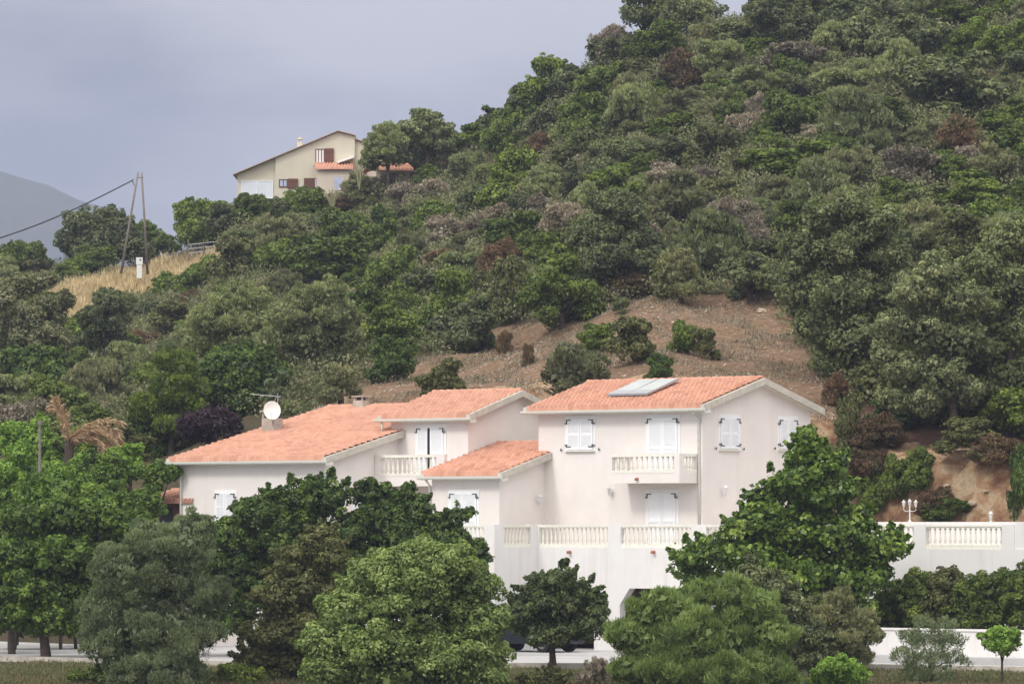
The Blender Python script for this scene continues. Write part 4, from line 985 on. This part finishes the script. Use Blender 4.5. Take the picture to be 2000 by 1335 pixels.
# hedge plants on the bed in front of the terrace
hl = [(1745, 1165, 34, 'arbutus'), (1800, 1150, 42, 'arbutus'), (1850, 1140, 40, 'bronze'), (1900, 1155, 38, 'arbutus'), (1950, 1150, 42, 'arbutus'), (2005, 1140, 44, 'arbutus'), (1720, 1195, 32, 'dark')]
hn = ['leftmost low green hedge shrub', 'second green hedge shrub from the left', 'bronze-tinged middle hedge shrub', 'green hedge shrub right of the bronze one', 'green hedge shrub under the single lantern', 'green hedge shrub cut by the right edge', 'dark shrub tucked between the glossy tree and the hedge']
for (px_, py_, r_, mt), nm in zip(hl, hn):
    q_ = onplane(px_, 1226, 'front', -4.4); w_ = W3(q_[0], -4.4, -3.8); d_ = w_.y; b_ = w_
    lb = lobes_px([(px_, py_, r_), (px_ - 14, py_ + 34, r_ * .95), (px_ + 16, py_ + 38, r_ * .9), (px_ + 8, py_ - 18, r_ * .45), (px_, 1215, r_)], d_, b_, .5, np.random.default_rng(int(px_)), back=False)
    tree('hedge_shrub', b_, lb, mt, nm + ' above the low garden wall', cat='shrub', group='hedge shrubs above the low garden wall', leaf=.15, trunk=.04, rough=.28, seed=int(px_))
# left shrubs in front of the hill foot
ll = [(30, 1190, 170, 110, 'dark', 'shady bush behind the trunks at the far lower left', 172), (150, 1190, 170, 110, 'bronze', 'brownish bush behind the bare-trunked dark tree', 173),
      (270, 1185, 170, 120, 'dark', 'shady bush behind the large grey-green olive', 173), (90, 1110, 260, 110, 'fig', 'deep green bush mass behind the lower left trees', 176),
      (300, 1090, 160, 120, 'fig', 'green bush at the foot of the left wing wall', 175),
      (35, 930, 170, 150, 'bright', 'pale green leafy shrub against the left edge', 178), (120, 935, 150, 130, 'bright', 'pale green shrub right beside the thin post', 180),
      (205, 930, 150, 110, 'fig', 'mid green shrub in front of the dried palm', 177), (255, 910, 110, 110, 'bright', 'bright green fig-like shrub behind the mid green one', 181),
      (310, 925, 100, 110, 'fig', 'green shrub touching the left corner of the villa', 180.5), (120, 985, 260, 80, 'fig', 'low wide green shrub row behind the lower left tree', 172),
      (265, 985, 120, 80, 'fig', 'green shrub just below the small shed', 171.5), (20, 1000, 140, 90, 'fig', 'green shrub low against the left edge', 171)]
for cx, cy, w_, h_, mt, lab, d_ in ll:
    b_ = ground_at(cx, d_); s_ = d_ / F; zc = at(cx, cy + h_ * .5, d_).z - b_.z; rr = np.random.default_rng(cx)
    lb = [(x, y, z + zc, r) for x, y, z, r in tree_lobes(rr, w_ * s_, h_ * s_, 9)]
    tree('leafy_shrub', b_, lb, mt, lab, cat='shrub', leaf=.19, trunk=.07, seed=cx, rough=.3)

# dried palm fronds
dpb = at(135, 888, 184); dr = empty('dried_palm', dpb, 0, 'dried tan palm with drooping fronds above the left shrubs', 'palm')
rp_ = np.random.default_rng(8); MB().tube([(0, 0, -1.5), (0, 0, .6)], [.22, .18], 8).build('trunk', M['bark'], dr)
for k in range(11):
    q = -1.0 + k * .32 if k < 8 else rp_.uniform(-1, 1.6); ln = rp_.uniform(1.8, 2.5); P = []; Tn = []
    pts = [Vector((0, (k % 3 - 1) * .15, .5))]; el_ = 1.35 - .07 * k + rp_.normal() * .06; x_ = pts[0].copy(); dirx = -.35 if k < 3 else 1.0
    for i in range(14):
        e_ = el_ - i * (.06 + .016 * k); x_ = x_ + Vector((dirx * math.cos(e_), .15 * (k % 3 - 1), math.sin(e_))) * ln / 12; pts.append(x_.copy())
    for i in range(1, len(pts)):
        tdir = (pts[i] - pts[i-1]).normalized()
        for sd in range(16):
            P.append(pts[i-1].lerp(pts[i], rp_.random())); dd_ = tdir * .8 + Vector(rp_.normal(size=3)) * .3 + Vector((0, 0, -.45)); Tn.append(dd_.normalized())
    P = np.array(P); Tn = unit(np.array(Tn)); n = len(P); Ls = rp_.uniform(.22, .42, n); P = P + Tn * Ls[:, None] * .5
    link('frond', leaves('frond', P, unit(np.cross(Tn, rp_.normal(size=(n, 3)))), Ls, Ls * .12, rp_, L['palm'], rp_.random(n), Tn), dr)

# ------------------------------------------------------------------ hillside trees, each by hand
def htree(name, px, py0, py1, w_, mat, label, n=12, shape='dome', leaf=.20, mode='leaf', wl=.58, dens=.9, cat='tree', trunk=.16, gap=0, seed=None, d=None, group=None, bark='bark', rough=.25):
    """px centre; py0 top, py1 base (on the slope); gap = bare trunk px"""
    b_ = hit(px, py1) if d is None else ground_at(px, d)
    s_ = b_.y / F; rr = np.random.default_rng(seed if seed else int(px * 7 + py0))
    base_py = proj(b_.x, b_.y, b_.z)[1]; h_ = (base_py - py0) * s_; g_ = gap * s_
    lb = [(x, y, z + g_, r) for x, y, z, r in tree_lobes(rr, w_ * s_, h_ - g_, n, shape)]
    return tree(name, b_, lb, mat, label, cat=cat, leaf=leaf, mode=mode, wl=wl, dens=dens, trunk=trunk, seed=seed, group=group, bark=bark, rough=rough)
def ltree(name, px, py, lob, mat, label, d=None, **k):
    base = hit(px, py) if d is None else ground_at(px, d); lb = lobes_px(lob, base.y, base, k.pop('spread', 1.2), np.random.default_rng(int(px)))
    return tree(name, base, lb, mat, label, seed=int(px), **k)
ltree('oak_tree', 1700, 752, [(1660, 405, 42), (1610, 425, 40), (1710, 440, 48), (1575, 490, 48), (1650, 490, 66), (1735, 500, 48), (1560, 570, 44), (1640, 580, 68), (1730, 590, 56), (1590, 640, 44), (1660, 665, 56), (1725, 665, 46), (1625, 710, 40), (1690, 722, 30), (1545, 530, 24), (1570, 610, 26), (1760, 550, 30)],
      'oakl', 'big tall holm oak above the right end of the villa roof', leaf=.22, trunk=.28)
ltree('oak_tree', 1862, 872, [(1835, 535, 44), (1785, 575, 44), (1880, 590, 46), (1745, 635, 40), (1810, 650, 56), (1870, 665, 50), (1725, 690, 26), (1770, 725, 42), (1840, 740, 48), (1805, 785, 36), (1745, 780, 30), (1885, 770, 36)],
      'olive', 'big spreading grey-green oak with bare forked trunk on the right', leaf=.22, trunk=.24)
ltree('oak_tree', 1965, 850, [(1965, 470, 44), (2005, 460, 50), (1925, 520, 44), (1985, 560, 60), (1925, 600, 44), (1995, 650, 55), (1930, 685, 44), (1980, 735, 48), (1925, 760, 36), (2020, 790, 45)],
      'oakl', 'tall oak cut off by the right edge above the earth bank', leaf=.22, trunk=.25)
ltree('olive_tree', 608, 765, [(640, 575, 34), (590, 590, 34), (560, 620, 36), (620, 620, 46), (670, 620, 34), (535, 660, 32), (600, 665, 40), (660, 665, 40), (690, 655, 24), (570, 700, 26), (640, 700, 28)],
      'olive', 'grey-green olive tree with visible trunk above the left roof', d=208, leaf=.22, mode='shoot', wl=.36, trunk=.17)
ltree('olive_tree', 455, 715, [(440, 600, 36), (500, 590, 34), (400, 630, 34), (460, 640, 44), (520, 625, 36), (390, 670, 34), (430, 690, 38), (490, 680, 38)],
      'olive', 'wide pale olive tree left of the trunked olive', d=222, leaf=.22, mode='shoot', wl=.36)
ltree('olive_tree', 835, 335, [(830, 232, 26), (805, 255, 30), (858, 255, 28), (835, 275, 34), (865, 285, 22), (812, 290, 26), (790, 268, 18)],
      'oakl', 'tall dark round-headed tree right of the ochre house', d=311, leaf=.28, trunk=.2)
ltree('olive_tree', 755, 345, [(758, 258, 24), (735, 278, 24), (775, 280, 26), (722, 300, 18), (750, 302, 26), (782, 305, 20), (715, 318, 14)],
      'olive', 'grey olive tree touching the ochre house corner', d=310, leaf=.28, mode='shoot', wl=.4, trunk=.16)
htree('oak_tree', 1220, 352, 575, 240, 'oak', 'broad dark oak directly above the bare earth slope', n=20, leaf=.24)
htree('dome_shrub', 1098, 485, 640, 165, 'arbutus', 'bright-topped dome-shaped shrub left of the bare slope crest', cat='shrub', n=14, leaf=.2, rough=.12)
htree('oak_tree', 1465, 472, 592, 140, 'oak', 'round dark shrub-like oak at the top edge of the bare slope', n=12)
htree('oak_tree', 1330, 478, 592, 120, 'grey', 'grey-green shrubby tree left of the round dark oak', n=20, mode='shoot', wl=.35)
htree('dry_tree', 1435, 365, 520, 150, 'dry', 'fan-shaped dry grey bush in mid slope', n=12, mode='shoot', wl=.22, dens=.6, bark='barkpale')
htree('lime_shrub', 1326, 420, 505, 42, 'lime', 'narrow yellow-green shrub beside the dry grey bush', cat='shrub', n=6)
htree('pine_tree', 335, 640, 860, 175, 'arbutus', 'mid green pine-like tree left of the plum shrub', n=20, shape='dome', mode='shoot', wl=.25, leaf=.24, d=196)
htree('pine_tree', 470, 665, 845, 210, 'dark', 'dark shady tree behind the satellite dish', n=18, leaf=.22, d=200)
htree('olive_tree', 665, 705, 805, 108, 'grey', 'small round grey olive right of the dish', n=10, mode='shoot', wl=.32, d=193)
htree('olive_tree', 540, 712, 805, 62, 'silver', 'small pale upright olive behind the antenna', n=8, mode='shoot', wl=.32, dens=.7, d=194)
htree('plum_shrub', 418, 800, 905, 160, 'plum', 'dark purple plum shrub behind the left roof edge', cat='shrub', n=12, d=191)
htree('oak_tree', 205, 555, 705, 155, 'oak', 'dark round oak below the dry grass patch', n=14, d=262)
htree('oak_tree', 45, 515, 770, 190, 'grey', 'large loose-crowned tree at the left edge', n=20, shape='round', leaf=.24, d=240)
htree('oak_tree', 190, 396, 545, 205, 'oak', 'wide dark tree on the crest behind the power pole', n=16, d=331, leaf=.3)
htree('oak_tree', 295, 425, 530, 110, 'arbutus', 'green tree right of the power pole legs', n=12, d=333, leaf=.3)
htree('oak_tree', 450, 392, 500, 110, 'oak', 'dark green tree against the left corner of the ochre house', n=12, d=316, leaf=.3)
htree('oak_tree', 385, 386, 500, 165, 'arbutus', 'green tree clump left of the ochre house', n=14, d=324, leaf=.3)
htree('oak_tree', 35, 470, 560, 150, 'arbutus', 'low green tree on the skyline at the left edge', n=12, d=332, leaf=.3)
htree('rounded_shrub', 145, 505, 575, 100, 'arbutus', 'green shrub left of the pole beside the dry grass', cat='shrub', n=9, d=322, leaf=.28)
htree('rounded_shrub', 575, 362, 425, 110, 'arbutus', 'green shrub in front of the ochre house windows', cat='shrub', n=10, d=312, leaf=.28)
htree('oak_tree', 1325, -42, 75, 200, 'oak', 'thin-crowned tree on the skyline cut by the top edge', n=14, d=303, leaf=.3, dens=.5, shape='round', gap=12)
htree('oak_tree', 1262, -30, 66, 125, 'oak', 'sparse branch-like skyline tree reaching left at the top', n=12, d=304, leaf=.3, dens=.5, shape='round', gap=12, rough=.5)
htree('oak_tree', 1530, -30, 95, 210, 'oak', 'dark oak clump at the top centre-right edge', n=15, leaf=.28)
htree('oak_tree', 1690, -20, 85, 190, 'oak', 'dark oak at the top edge right of the clump', n=14, leaf=.28)
htree('oak_tree', 1190, 70, 140, 100, 'oak', 'dark skyline oak where the crest steepens', n=10, leaf=.28)
htree('oak_tree', 1110, 112, 190, 85, 'oak', 'grey-dark skyline oak, middle one of three', n=10, leaf=.28)
htree('oak_tree', 1035, 160, 235, 100, 'oak', 'dark skyline oak lowest of the three', n=10, leaf=.28)
htree('oak_tree', 960, 195, 270, 80, 'oak', 'small dark skyline oak right of the ochre house trees', n=9, leaf=.28)

# bougainvillea, agaves near the ochre house
htree('bougainvillea', 620, 366, 392, 34, 'magenta', 'magenta flowering bush at the ochre house door', cat='bush', n=5, d=313.5, leaf=.2, trunk=.04)
def agave(px, py, hpx, n, label, d, spreadf=.5):
    b_ = at(px, py, d); r_ = empty('agave', b_, 0, label, 'agave'); rr = np.random.default_rng(px); h_ = hpx * d / F
    for k in range(n):
        q = rr.uniform(-1, 1) * spreadf; yy_ = rr.uniform(-.3, .3); e = Vector((math.sin(q), yy_, math.cos(q))) * h_ * rr.uniform(.75, 1)
        wd = .05 * h_ ** .5; m2 = e * .45 + Vector((0, 0, .05))
        MB().tube([(0, 0, -.3), m2, e], [wd * .8, wd, .01], 4).build('leaf', L['agave'], r_)
agave(702, 362, 48, 8, 'tall upright yellowish agave cluster at the ochre house corner', 309, .25)
agave(650, 402, 38, 13, 'fan of yellow agave leaves below the ochre house annex', 308, .75)

# ------------------------------------------------------------------ hillside scrub: copies of a few prototypes
PROTO = {}
def proto(kind, v):
    key = (kind, v)
    if key in PROTO: return PROTO[key]
    rr = np.random.default_rng(hash(kind) % 1000 * 0 + sum(map(ord, kind)) * 10 + v)
    lb = tree_lobes(rr, 2.1, 1.5 if v != 2 else 1.9, 14)
    mode = 'shoot' if kind in ('dry', 'grey', 'olive', 'rust') else 'leaf'; wl = .26 if mode == 'shoot' else .58
    leaf = .085 if mode == 'leaf' else .12
    area = sum(4 * math.pi * l[3] ** 2 * .55 for l in lb); nl = area * 2.3 / (leaf * leaf * wl * .5) * (.55 if kind == 'dry' else .8)
    P, Nn, Ls, Ws, ti, T = crown_arrays(rr, lb, int(nl), leaf, mode, wl=wl, rough=.26)
    P2, N2, L2, W2, t2, _ = crown_arrays(rr, [(x, y, z, r * .8) for x, y, z, r in lb], int(area * 60), .16, 'leaf', rough=.1, sub=False)
    if T is not None: T = np.vstack([T, unit(np.cross(N2, rr.normal(size=N2.shape)))])
    me = leaves('shrub_' + kind, np.vstack([P, P2]), np.vstack([Nn, N2]), np.r_[Ls, L2], np.r_[Ws, W2], rr, L[kind], np.r_[ti, t2 * .5], T)  # inner leaves tinted darker to paint shade inside the shrub
    PROTO[key] = me; return me
def shrub(px, pyb, w_, h_, kind, label, group=None, v=None, rr=random.Random(1), name='shrub'):
    w_ *= 1.15; h_ *= 1.12
    b_ = hit(px, pyb); s_ = b_.y / F; v = rr.randrange(3) if v is None else v
    o = link(name, proto(kind, v)); o.location = b_ - Vector((0, 0, .12 * h_ * s_)); hz = 1.5 if v != 2 else 1.9
    o.scale = (w_ * s_ / 2.0, w_ * s_ / 2.0, h_ * s_ * 1.1 / hz); o.rotation_euler = (0, 0, rr.uniform(0, 6.28))
    tag(o, label, 'shrub', group); return o
hand = [
 (1785, 945, 80, 70, 'arbutus', 'green creeper on the red bank above the triple lamp'), (1690, 935, 90, 60, 'rust', 'brown brush on the red bank near the glossy tree'),
 (1840, 1000, 90, 46, 'rust', 'brown brush at the foot of the red bank between the lamps'), (1940, 900, 110, 50, 'rust', 'brown brush along the top of the red bank'),
 (1720, 870, 110, 60, 'rust', 'brown brush under the grey-green oak'), (500, 428, 90, 50, 'arbutus', 'green shrub hiding the foot of the picture window'),
 (560, 432, 80, 44, 'oak', 'dark shrub under the ochre house wall'),
 (60, 905, 130, 90, 'bright', 'pale green bush behind the thin post'), (150, 900, 120, 70, 'arbutus', 'green bush below the dried palm fronds'),
 (235, 900, 120, 80, 'bronze', 'olive bush right of the dried palm'), (300, 890, 100, 110, 'dark', 'deep shade bush left of the plum shrub'),
 (20, 820, 120, 90, 'olive', 'pale bush at the left edge above the light green shrubs'),
 (1300, 125, 120, 85, 'arbutus', 'green shrub below the thin-crowned skyline tree'), (1440, 100, 110, 60, 'oak', 'dark green shrub below the oak clump at the top'),
 (1182, 205, 120, 85, 'arbutus', 'bright green shrub under the steep skyline oak'), (1150, 285, 125, 100, 'arbutus', 'large bright green shrub below the skyline oaks'),
 (985, 310, 92, 88, 'arbutus', 'round bright green shrub right of the ochre house trees'), (1285, 215, 62, 60, 'lime', 'yellow-green shrub standing out on the upper slope'),
 (1230, 335, 100, 80, 'oak', 'dark shrub in the upper middle of the slope'), (1140, 395, 95, 95, 'oak', 'dark green shrub left of the broad oak'),
 (1560, 355, 220, 75, 'arbutus', 'wide bright green shrub mass in mid slope'), (1790, 125, 165, 110, 'oak', 'dark oak shrub high on the right'),
 (1860, 225, 210, 150, 'oak', 'large dark shrub high on the far right slope'), (1965, 130, 120, 90, 'arbutus', 'green shrub at the upper right edge'),
 (1965, 40, 90, 55, 'lime', 'pale yellow-green shrub in the top right corner'), (750, 455, 62, 50, 'dark', 'small very dark green shrub below the agaves'),
 (860, 452, 110, 60, 'arbutus', 'green shrub right of the grey brush below the ochre house'), (797, 412, 90, 52, 'dry', 'grey dead brush below the outbuilding'),
 (640, 570, 200, 115, 'arbutus', 'broad bright green shrub in the middle left slope'), (770, 585, 110, 105, 'arbutus', 'green shrub right of the broad bright one'),
 (855, 535, 72, 52, 'rust', 'reddish brown shrub right of the green shrubs'), (555, 505, 125, 90, 'grey', 'grey-green shrub above the broad bright one'),
 (455, 565, 105, 95, 'bronze', 'brownish green shrub right of the dry grass'), (890, 645, 120, 110, 'lime', 'yellow-green shrub left of the dome-shaped shrub'),
 (905, 690, 135, 95, 'oak', 'dark shrub below the yellow-green one'), (1000, 620, 95, 110, 'bronze', 'brown-green shrub between yellow-green and dome shrubs'),
 (790, 635, 85, 80, 'arbutus', 'green shrub above the left end of the bare slope'), (770, 742, 95, 85, 'dark', 'dark green low shrub on the bare slope above the small chimney'),
 (870, 782, 105, 78, 'bronze', 'olive-brown shrub on bare earth above the middle roof'), (1115, 790, 165, 120, 'grey', 'wide grey-green shrub behind the gap between roofs'),
 (1230, 712, 105, 85, 'bronze', 'brownish shrub on the bare slope left of centre'), (1165, 690, 80, 60, 'arbutus', 'green shrub beside the brownish one on bare earth'),
 (1335, 690, 54, 66, 'arbutus', 'small upright green shrub alone on the bare slope'), (1376, 700, 54, 54, 'bronze', 'small yellowish shrub touching the upright green one'),
 (1290, 744, 54, 54, 'dark', 'small round dark shrub just above the solar panels'), (1662, 890, 74, 120, 'bronze', 'upright olive-brown shrub right of the villa gable'),
 (1212, 612, 34, 40, 'oak', 'tiny dark shrub at the crest of the bare slope'), (985, 692, 34, 50, 'rust', 'small brown dry shrub on bare earth, left one'),
 (1030, 712, 26, 42, 'rust', 'tiny brown dry shrub on bare earth, right one'), (1905, 410, 150, 80, 'lime', 'yellow-green shrub above the right edge oak'),
 (1945, 460, 130, 80, 'arbutus', 'green shrub behind the right edge oak'), (285, 685, 62, 44, 'rust', 'rusty shrub right of the round dark oak'),
 (370, 612, 70, 44, 'rust', 'rust coloured shrub above the wide pale olive'), (548, 712, 44, 36, 'rust', 'small rusty bush between the pale olive and trunked olive'),
 (60, 780, 150, 110, 'dark', 'dark shrub under the loose-crowned left edge tree'), (190, 800, 120, 100, 'grey', 'grey-green shrub above the dried palm'),
 (245, 745, 95, 80, 'olive', 'pale olive shrub left of the pine-like tree'), (165, 845, 110, 55, 'arbutus', 'bright green shrub right above the dried palm'),
 (50, 850, 120, 70, 'dry', 'grey dry bush left of the dried palm'), (330, 655, 100, 60, 'bronze', 'brown-green shrub above the pine-like tree'),
 (1745, 960, 60, 70, 'arbutus', 'green creeper on the red bank beside the glossy tree'), (1700, 985, 70, 60, 'arbutus', 'low green growth at the foot of the red bank'),
 (1860, 1010, 90, 42, 'arbutus', 'low green growth behind the terrace wall'), (1995, 985, 60, 120, 'dark', 'dark bush at the right edge of the earth bank'),
 (1630, 790, 60, 60, 'rust', 'brown bush under the big oak left side'), (1760, 830, 130, 60, 'dark', 'dark undergrowth shrub beneath the grey-green oak'),
 (1890, 880, 120, 60, 'bronze', 'brown-green shrub along the bank top'), (700, 690, 80, 70, 'bronze', 'brown-green shrub right of the trunked olive'),
 (1740, 260, 120, 70, 'arbutus', 'green shrub left of the large dark right slope shrub'), (1880, 300, 110, 70, 'rust', 'reddish shrub patch high on the right'),
 (1650, 215, 140, 80, 'olive', 'pale olive-green shrub in the upper right slope'), (1480, 210, 150, 80, 'olive', 'pale green shrub under the top oak clump'),
 (1560, 140, 140, 55, 'dry', 'grey dry brush under the dark oaks at the top'), (1600, 290, 90, 50, 'dry', 'grey twiggy brush in the upper middle slope'),
 (1780, 370, 150, 80, 'dry', 'large grey twiggy brush above the big holm oak'), (880, 480, 120, 60, 'dry', 'grey brush below the green shrub left of centre'),
 (960, 450, 90, 55, 'dry', 'pale grey brush in the centre left slope'), (560, 420, 90, 50, 'arbutus', 'green shrub at the foot of the ochre house'),
 (490, 425, 80, 45, 'arbutus', 'green shrub below the picture window'), (700, 400, 110, 55, 'grey', 'grey-green shrub below the annex'),
]
rr = random.Random(7)
for (px_, pyb, w_, h_, kd, lab) in hand: shrub(px_, pyb, w_, h_, kd, lab, rr=rr)
# remaining scrub
occ = [(h[0], h[1] - h[3] * .5, (h[2] + h[3]) * .25) for h in hand]
skyln = lambda px: np.interp(px, PXC, RPY)
words = {'oak': 'dark green', 'arbutus': 'fresh green', 'lime': 'yellow-green', 'olive': 'pale olive-green', 'grey': 'grey-green', 'dry': 'dry grey', 'rust': 'rusty brown', 'bronze': 'brownish green', 'dark': 'deep green'}
kinds = ['oak'] * 5 + ['arbutus'] * 9 + ['lime'] * 1 + ['olive'] * 6 + ['grey'] * 5 + ['dry'] * 3 + ['rust'] * 1 + ['bronze'] * 3
cnt = 0; tries = 0
while cnt < 225 and tries < 9000:
    tries += 1
    px_ = rr.uniform(-40, 2040); sk = float(skyln(px_)); low = float(np.interp(px_, [0, 130, 300, 600, 850, 1000, 1250, 1550, 1650, 2000], [860, 850, 790, 740, 680, 630, 580, 575, 780, 860]))
    pyb = sk + 12 + (low - sk - 12) * rr.random() ** .9
    if inpoly(px_, pyb, BARE) or inpoly(px_, pyb + 10, FIELD) or inpoly(px_, pyb - 8, FIELD): continue
    if 460 < px_ < 720 and pyb < 412: continue
    if 215 < px_ < 330 and pyb < 620: continue
    if 240 < px_ < 440 and 480 < pyb < 560: continue
    dd = hit(px_, pyb).y; sz = rr.uniform(62, 125) * 250 / dd * (1.15 if kinds else 1)
    if any((px_ - a) ** 2 + ((pyb - sz * .3 - b) * 1.25) ** 2 < ((sz * .5 + c) * .55) ** 2 for a, b, c in occ): continue
    occ.append((px_, pyb - sz * .3, sz * .5)); 
    kd = rr.choice(kinds)
    if px_ < 560: kd = rr.choice(['oak', 'arbutus', 'arbutus', 'grey', 'arbutus', 'bronze', 'olive', 'olive'])
    f_ = (pyb - sk) / (low - sk)
    zone_ = ('near the skyline' if f_ < .2 else 'on the upper slope' if f_ < .45 else 'halfway down the slope' if f_ < .7 else 'on the lower slope')
    side_ = ('on the left flank' if px_ < 500 else 'below the ochre house' if px_ < 900 else 'in the middle of the hill' if px_ < 1400 else 'on the right of the hill')
    shrub(px_, pyb, sz, sz * rr.uniform(.55, .85), kd, '%s scrub bush %s %s' % (words[kd], zone_, side_), '%s scrub bushes %s %s' % (words[kd], zone_, side_), rr=rr)
    cnt += 1

# uncountable low undergrowth on the slope
rng = np.random.default_rng(77)
def scatter(poly_in, n, y0, y1, test):
    out = []
    while len(out) < n:
        y_ = rng.uniform(y0, y1, 4000); x_ = rng.uniform(-.125, .125, 4000) * y_; z_ = height(x_, y_)
        px_ = 1000 + F * x_ / y_; py_ = 1020 - F * z_ / y_; k = test(px_, py_, x_, y_)
        out += list(zip(x_[k], y_[k], z_[k]))
    return np.array(out[:n])
def undergrowth():
    def test(px, py, x, y):
        a, b = ab(x, y); D = np.interp(px, PXC, RD)
        return ~inpoly(px, py, BARE) & ~inpoly(px, py, FIELD) & ~inpoly(px, py, BANK) & ~(inpoly(px, py, BROWN) & (rng.random(len(px)) < .85)) & (b > 9 + 0 * a) & (y < D + 6) & (py < 880) & ~((px > 230) & (px < 440) & (py > 480) & (py < 560) & (y > 300)) & ~((px > 455) & (px < 720) & (y > 306))
    C = scatter(None, 4600, 182, 338, test); per = 190; n0 = len(C)
    R = rng.uniform(.6, 1.5, n0)
    d = unit(rng.normal(size=(n0 * per, 3))); d[:, 2] = np.abs(d[:, 2])
    P = np.repeat(C, per, 0) + d * (np.repeat(R, per) * (.6 + .4 * rng.random(n0 * per)))[:, None] * np.array((1, 1, .85))
    n = len(P); Ls = rng.uniform(.10, .22, n); ct = rng.random(n0)
    T = unit(d * .5 + np.array((0, 0, .3)) + rng.normal(size=(n, 3)) * .7)
    me = leaves('scrub_undergrowth', P, unit(d + rng.normal(size=(n, 3)) * .5), Ls, Ls * .55, rng, L['scrub'], np.clip(np.repeat(ct, per) + .1 * rng.normal(size=n), 0, 1), T)
    tag(link('scrub_undergrowth', me), 'low mixed maquis scrub covering the hillside between the shrubs', 'undergrowth', kind='stuff')
undergrowth()
def blades(name, C, per, h0, h1, wid, mat, label, cat, sig=.25, lean=.35):
    n0 = len(C); P = np.repeat(C, per, 0); n = len(P); P[:, :2] += rng.normal(size=(n, 2)) * sig; P[:, 2] = height(P[:, 0], P[:, 1])
    T = unit(np.array((0, 0, 1)) + rng.normal(size=(n, 3)) * lean); hh = rng.uniform(h0, h1, n) * np.repeat(rng.uniform(.6, 1.3, n0), per)
    P = P + T * hh[:, None] * .45
    me = leaves(name, P, unit(np.cross(T, rng.normal(size=(n, 3)))), hh, np.full(n, wid), rng, L[mat], np.clip(np.repeat(rng.random(n0), per) + .1 * rng.normal(size=n), 0, 1), T, fold=.02)
    return tag(link(name, me), label, cat, kind='stuff')
C = scatter(None, 1300, 240, 336, lambda px, py, x, y: inpoly(px, py, FIELD))
blades('dry_grass', C, 40, .35, .95, .07, 'straw', 'tall straw-coloured dry grass on the crest below the pole', 'dry grass', .3)
C = scatter(None, 2600, 176, 225, lambda px, py, x, y: (inpoly(px, py, BARE)) & (np.sin(x * .9) * np.sin(y * .7 + x * .3) > -.1))
blades('dry_tufts', C, 9, .06, .26, .035, 'dry', 'thin dry grass tufts scattered over the bare earth slope', 'dry grass', .22, .8)
C = scatter(None, 5200, 134, 160, lambda px, py, x, y: (y < np.interp(x, [p[0] for p in nearx], [p[1] for p in nearx]) - .4) & (np.sin(x * .7 + 1) * np.sin(y * .9) + .6 * np.sin(x * 1.9 + y) > -.45))
blades('lawn_grass', C, 14, .05, .20, .035, 'lawn', 'rough brown and green grass along the bottom edge', 'grass', .25, .5)

# loose stones on the bare slope
def stones():
    C = scatter(None, 2600, 174, 226, lambda px, py, x, y: inpoly(px, py, BARE) | (inpoly(px, py, BANK) & (rng.random(len(px)) < .9)))
    n = len(C); base = np.array([(1,0,0),(0,1,0),(-1,0,0),(0,-1,0),(0,0,1),(0,0,-1)], float); fq = np.array([(0,1,4),(1,2,4),(2,3,4),(3,0,4),(1,0,5),(2,1,5),(3,2,5),(0,3,5)])
    s_ = rng.uniform(.02, .07, n) * np.where(rng.random(n) < .05, 2.0, 1); V = C[:, None, :] + base[None] * s_[:, None, None] * rng.uniform(.5, 1.3, (n, 6, 3)) * np.array((1.2, 1, .7))
    Q = (fq[None] + np.arange(n)[:, None, None] * 6).reshape(-1, 3)
    tag(link('loose_stones', np_mesh('loose_stones', V.reshape(-1, 3), Q, M['rock'])), 'pale loose stones strewn over the bare earth slope', 'stones', kind='stuff')
stones()
def rock(px, py, w_, label, seed):
    b_ = hit(px, py); s_ = w_ * b_.y / F / 2; rr_ = random.Random(seed); import bmesh
    bm = bmesh.new(); bmesh.ops.create_icosphere(bm, subdivisions=2, radius=s_)
    for v in bm.verts: v.co *= rr_.uniform(.75, 1.1); v.co.z *= .6
    me = bpy.data.meshes.new('boulder'); bm.to_mesh(me); bm.free(); me.materials.append(M['rock'])
    o = link('boulder', me); o.location = b_ + Vector((0, 0, s_ * .3)); tag(o, label, 'rock')
rock(1900, 985, 22, 'pale boulder low on the red bank left of the single lantern', 3); rock(1850, 950, 14, 'small tan rock halfway up the red bank', 4); rock(1925, 960, 12, 'small tan rock upper right on the red bank', 5)
rock(1487, 610, 20, 'pale boulder at the top right of the bare slope', 1); rock(1285, 622, 9, 'small pale stone left of the pale boulder high on bare slope', 2)

# ------------------------------------------------------------------ haze
hz = bpy.data.materials.new('haze_air'); hz.use_nodes = True; t = hz.node_tree; t.nodes.clear()
pv = nd(t, 'ShaderNodeVolumePrincipled'); pv.inputs['Color'].default_value = (.66, .74, 1.0, 1); pv.inputs['Density'].default_value = 0.00019; pv.inputs['Anisotropy'].default_value = 0.0
oo = nd(t, 'ShaderNodeOutputMaterial'); t.links.new(pv.outputs[0], oo.inputs['Volume'])
tag(MB().box(-4700, 4700, -4700, 4700, -12, 420).build('haze', hz), kind='stuff')
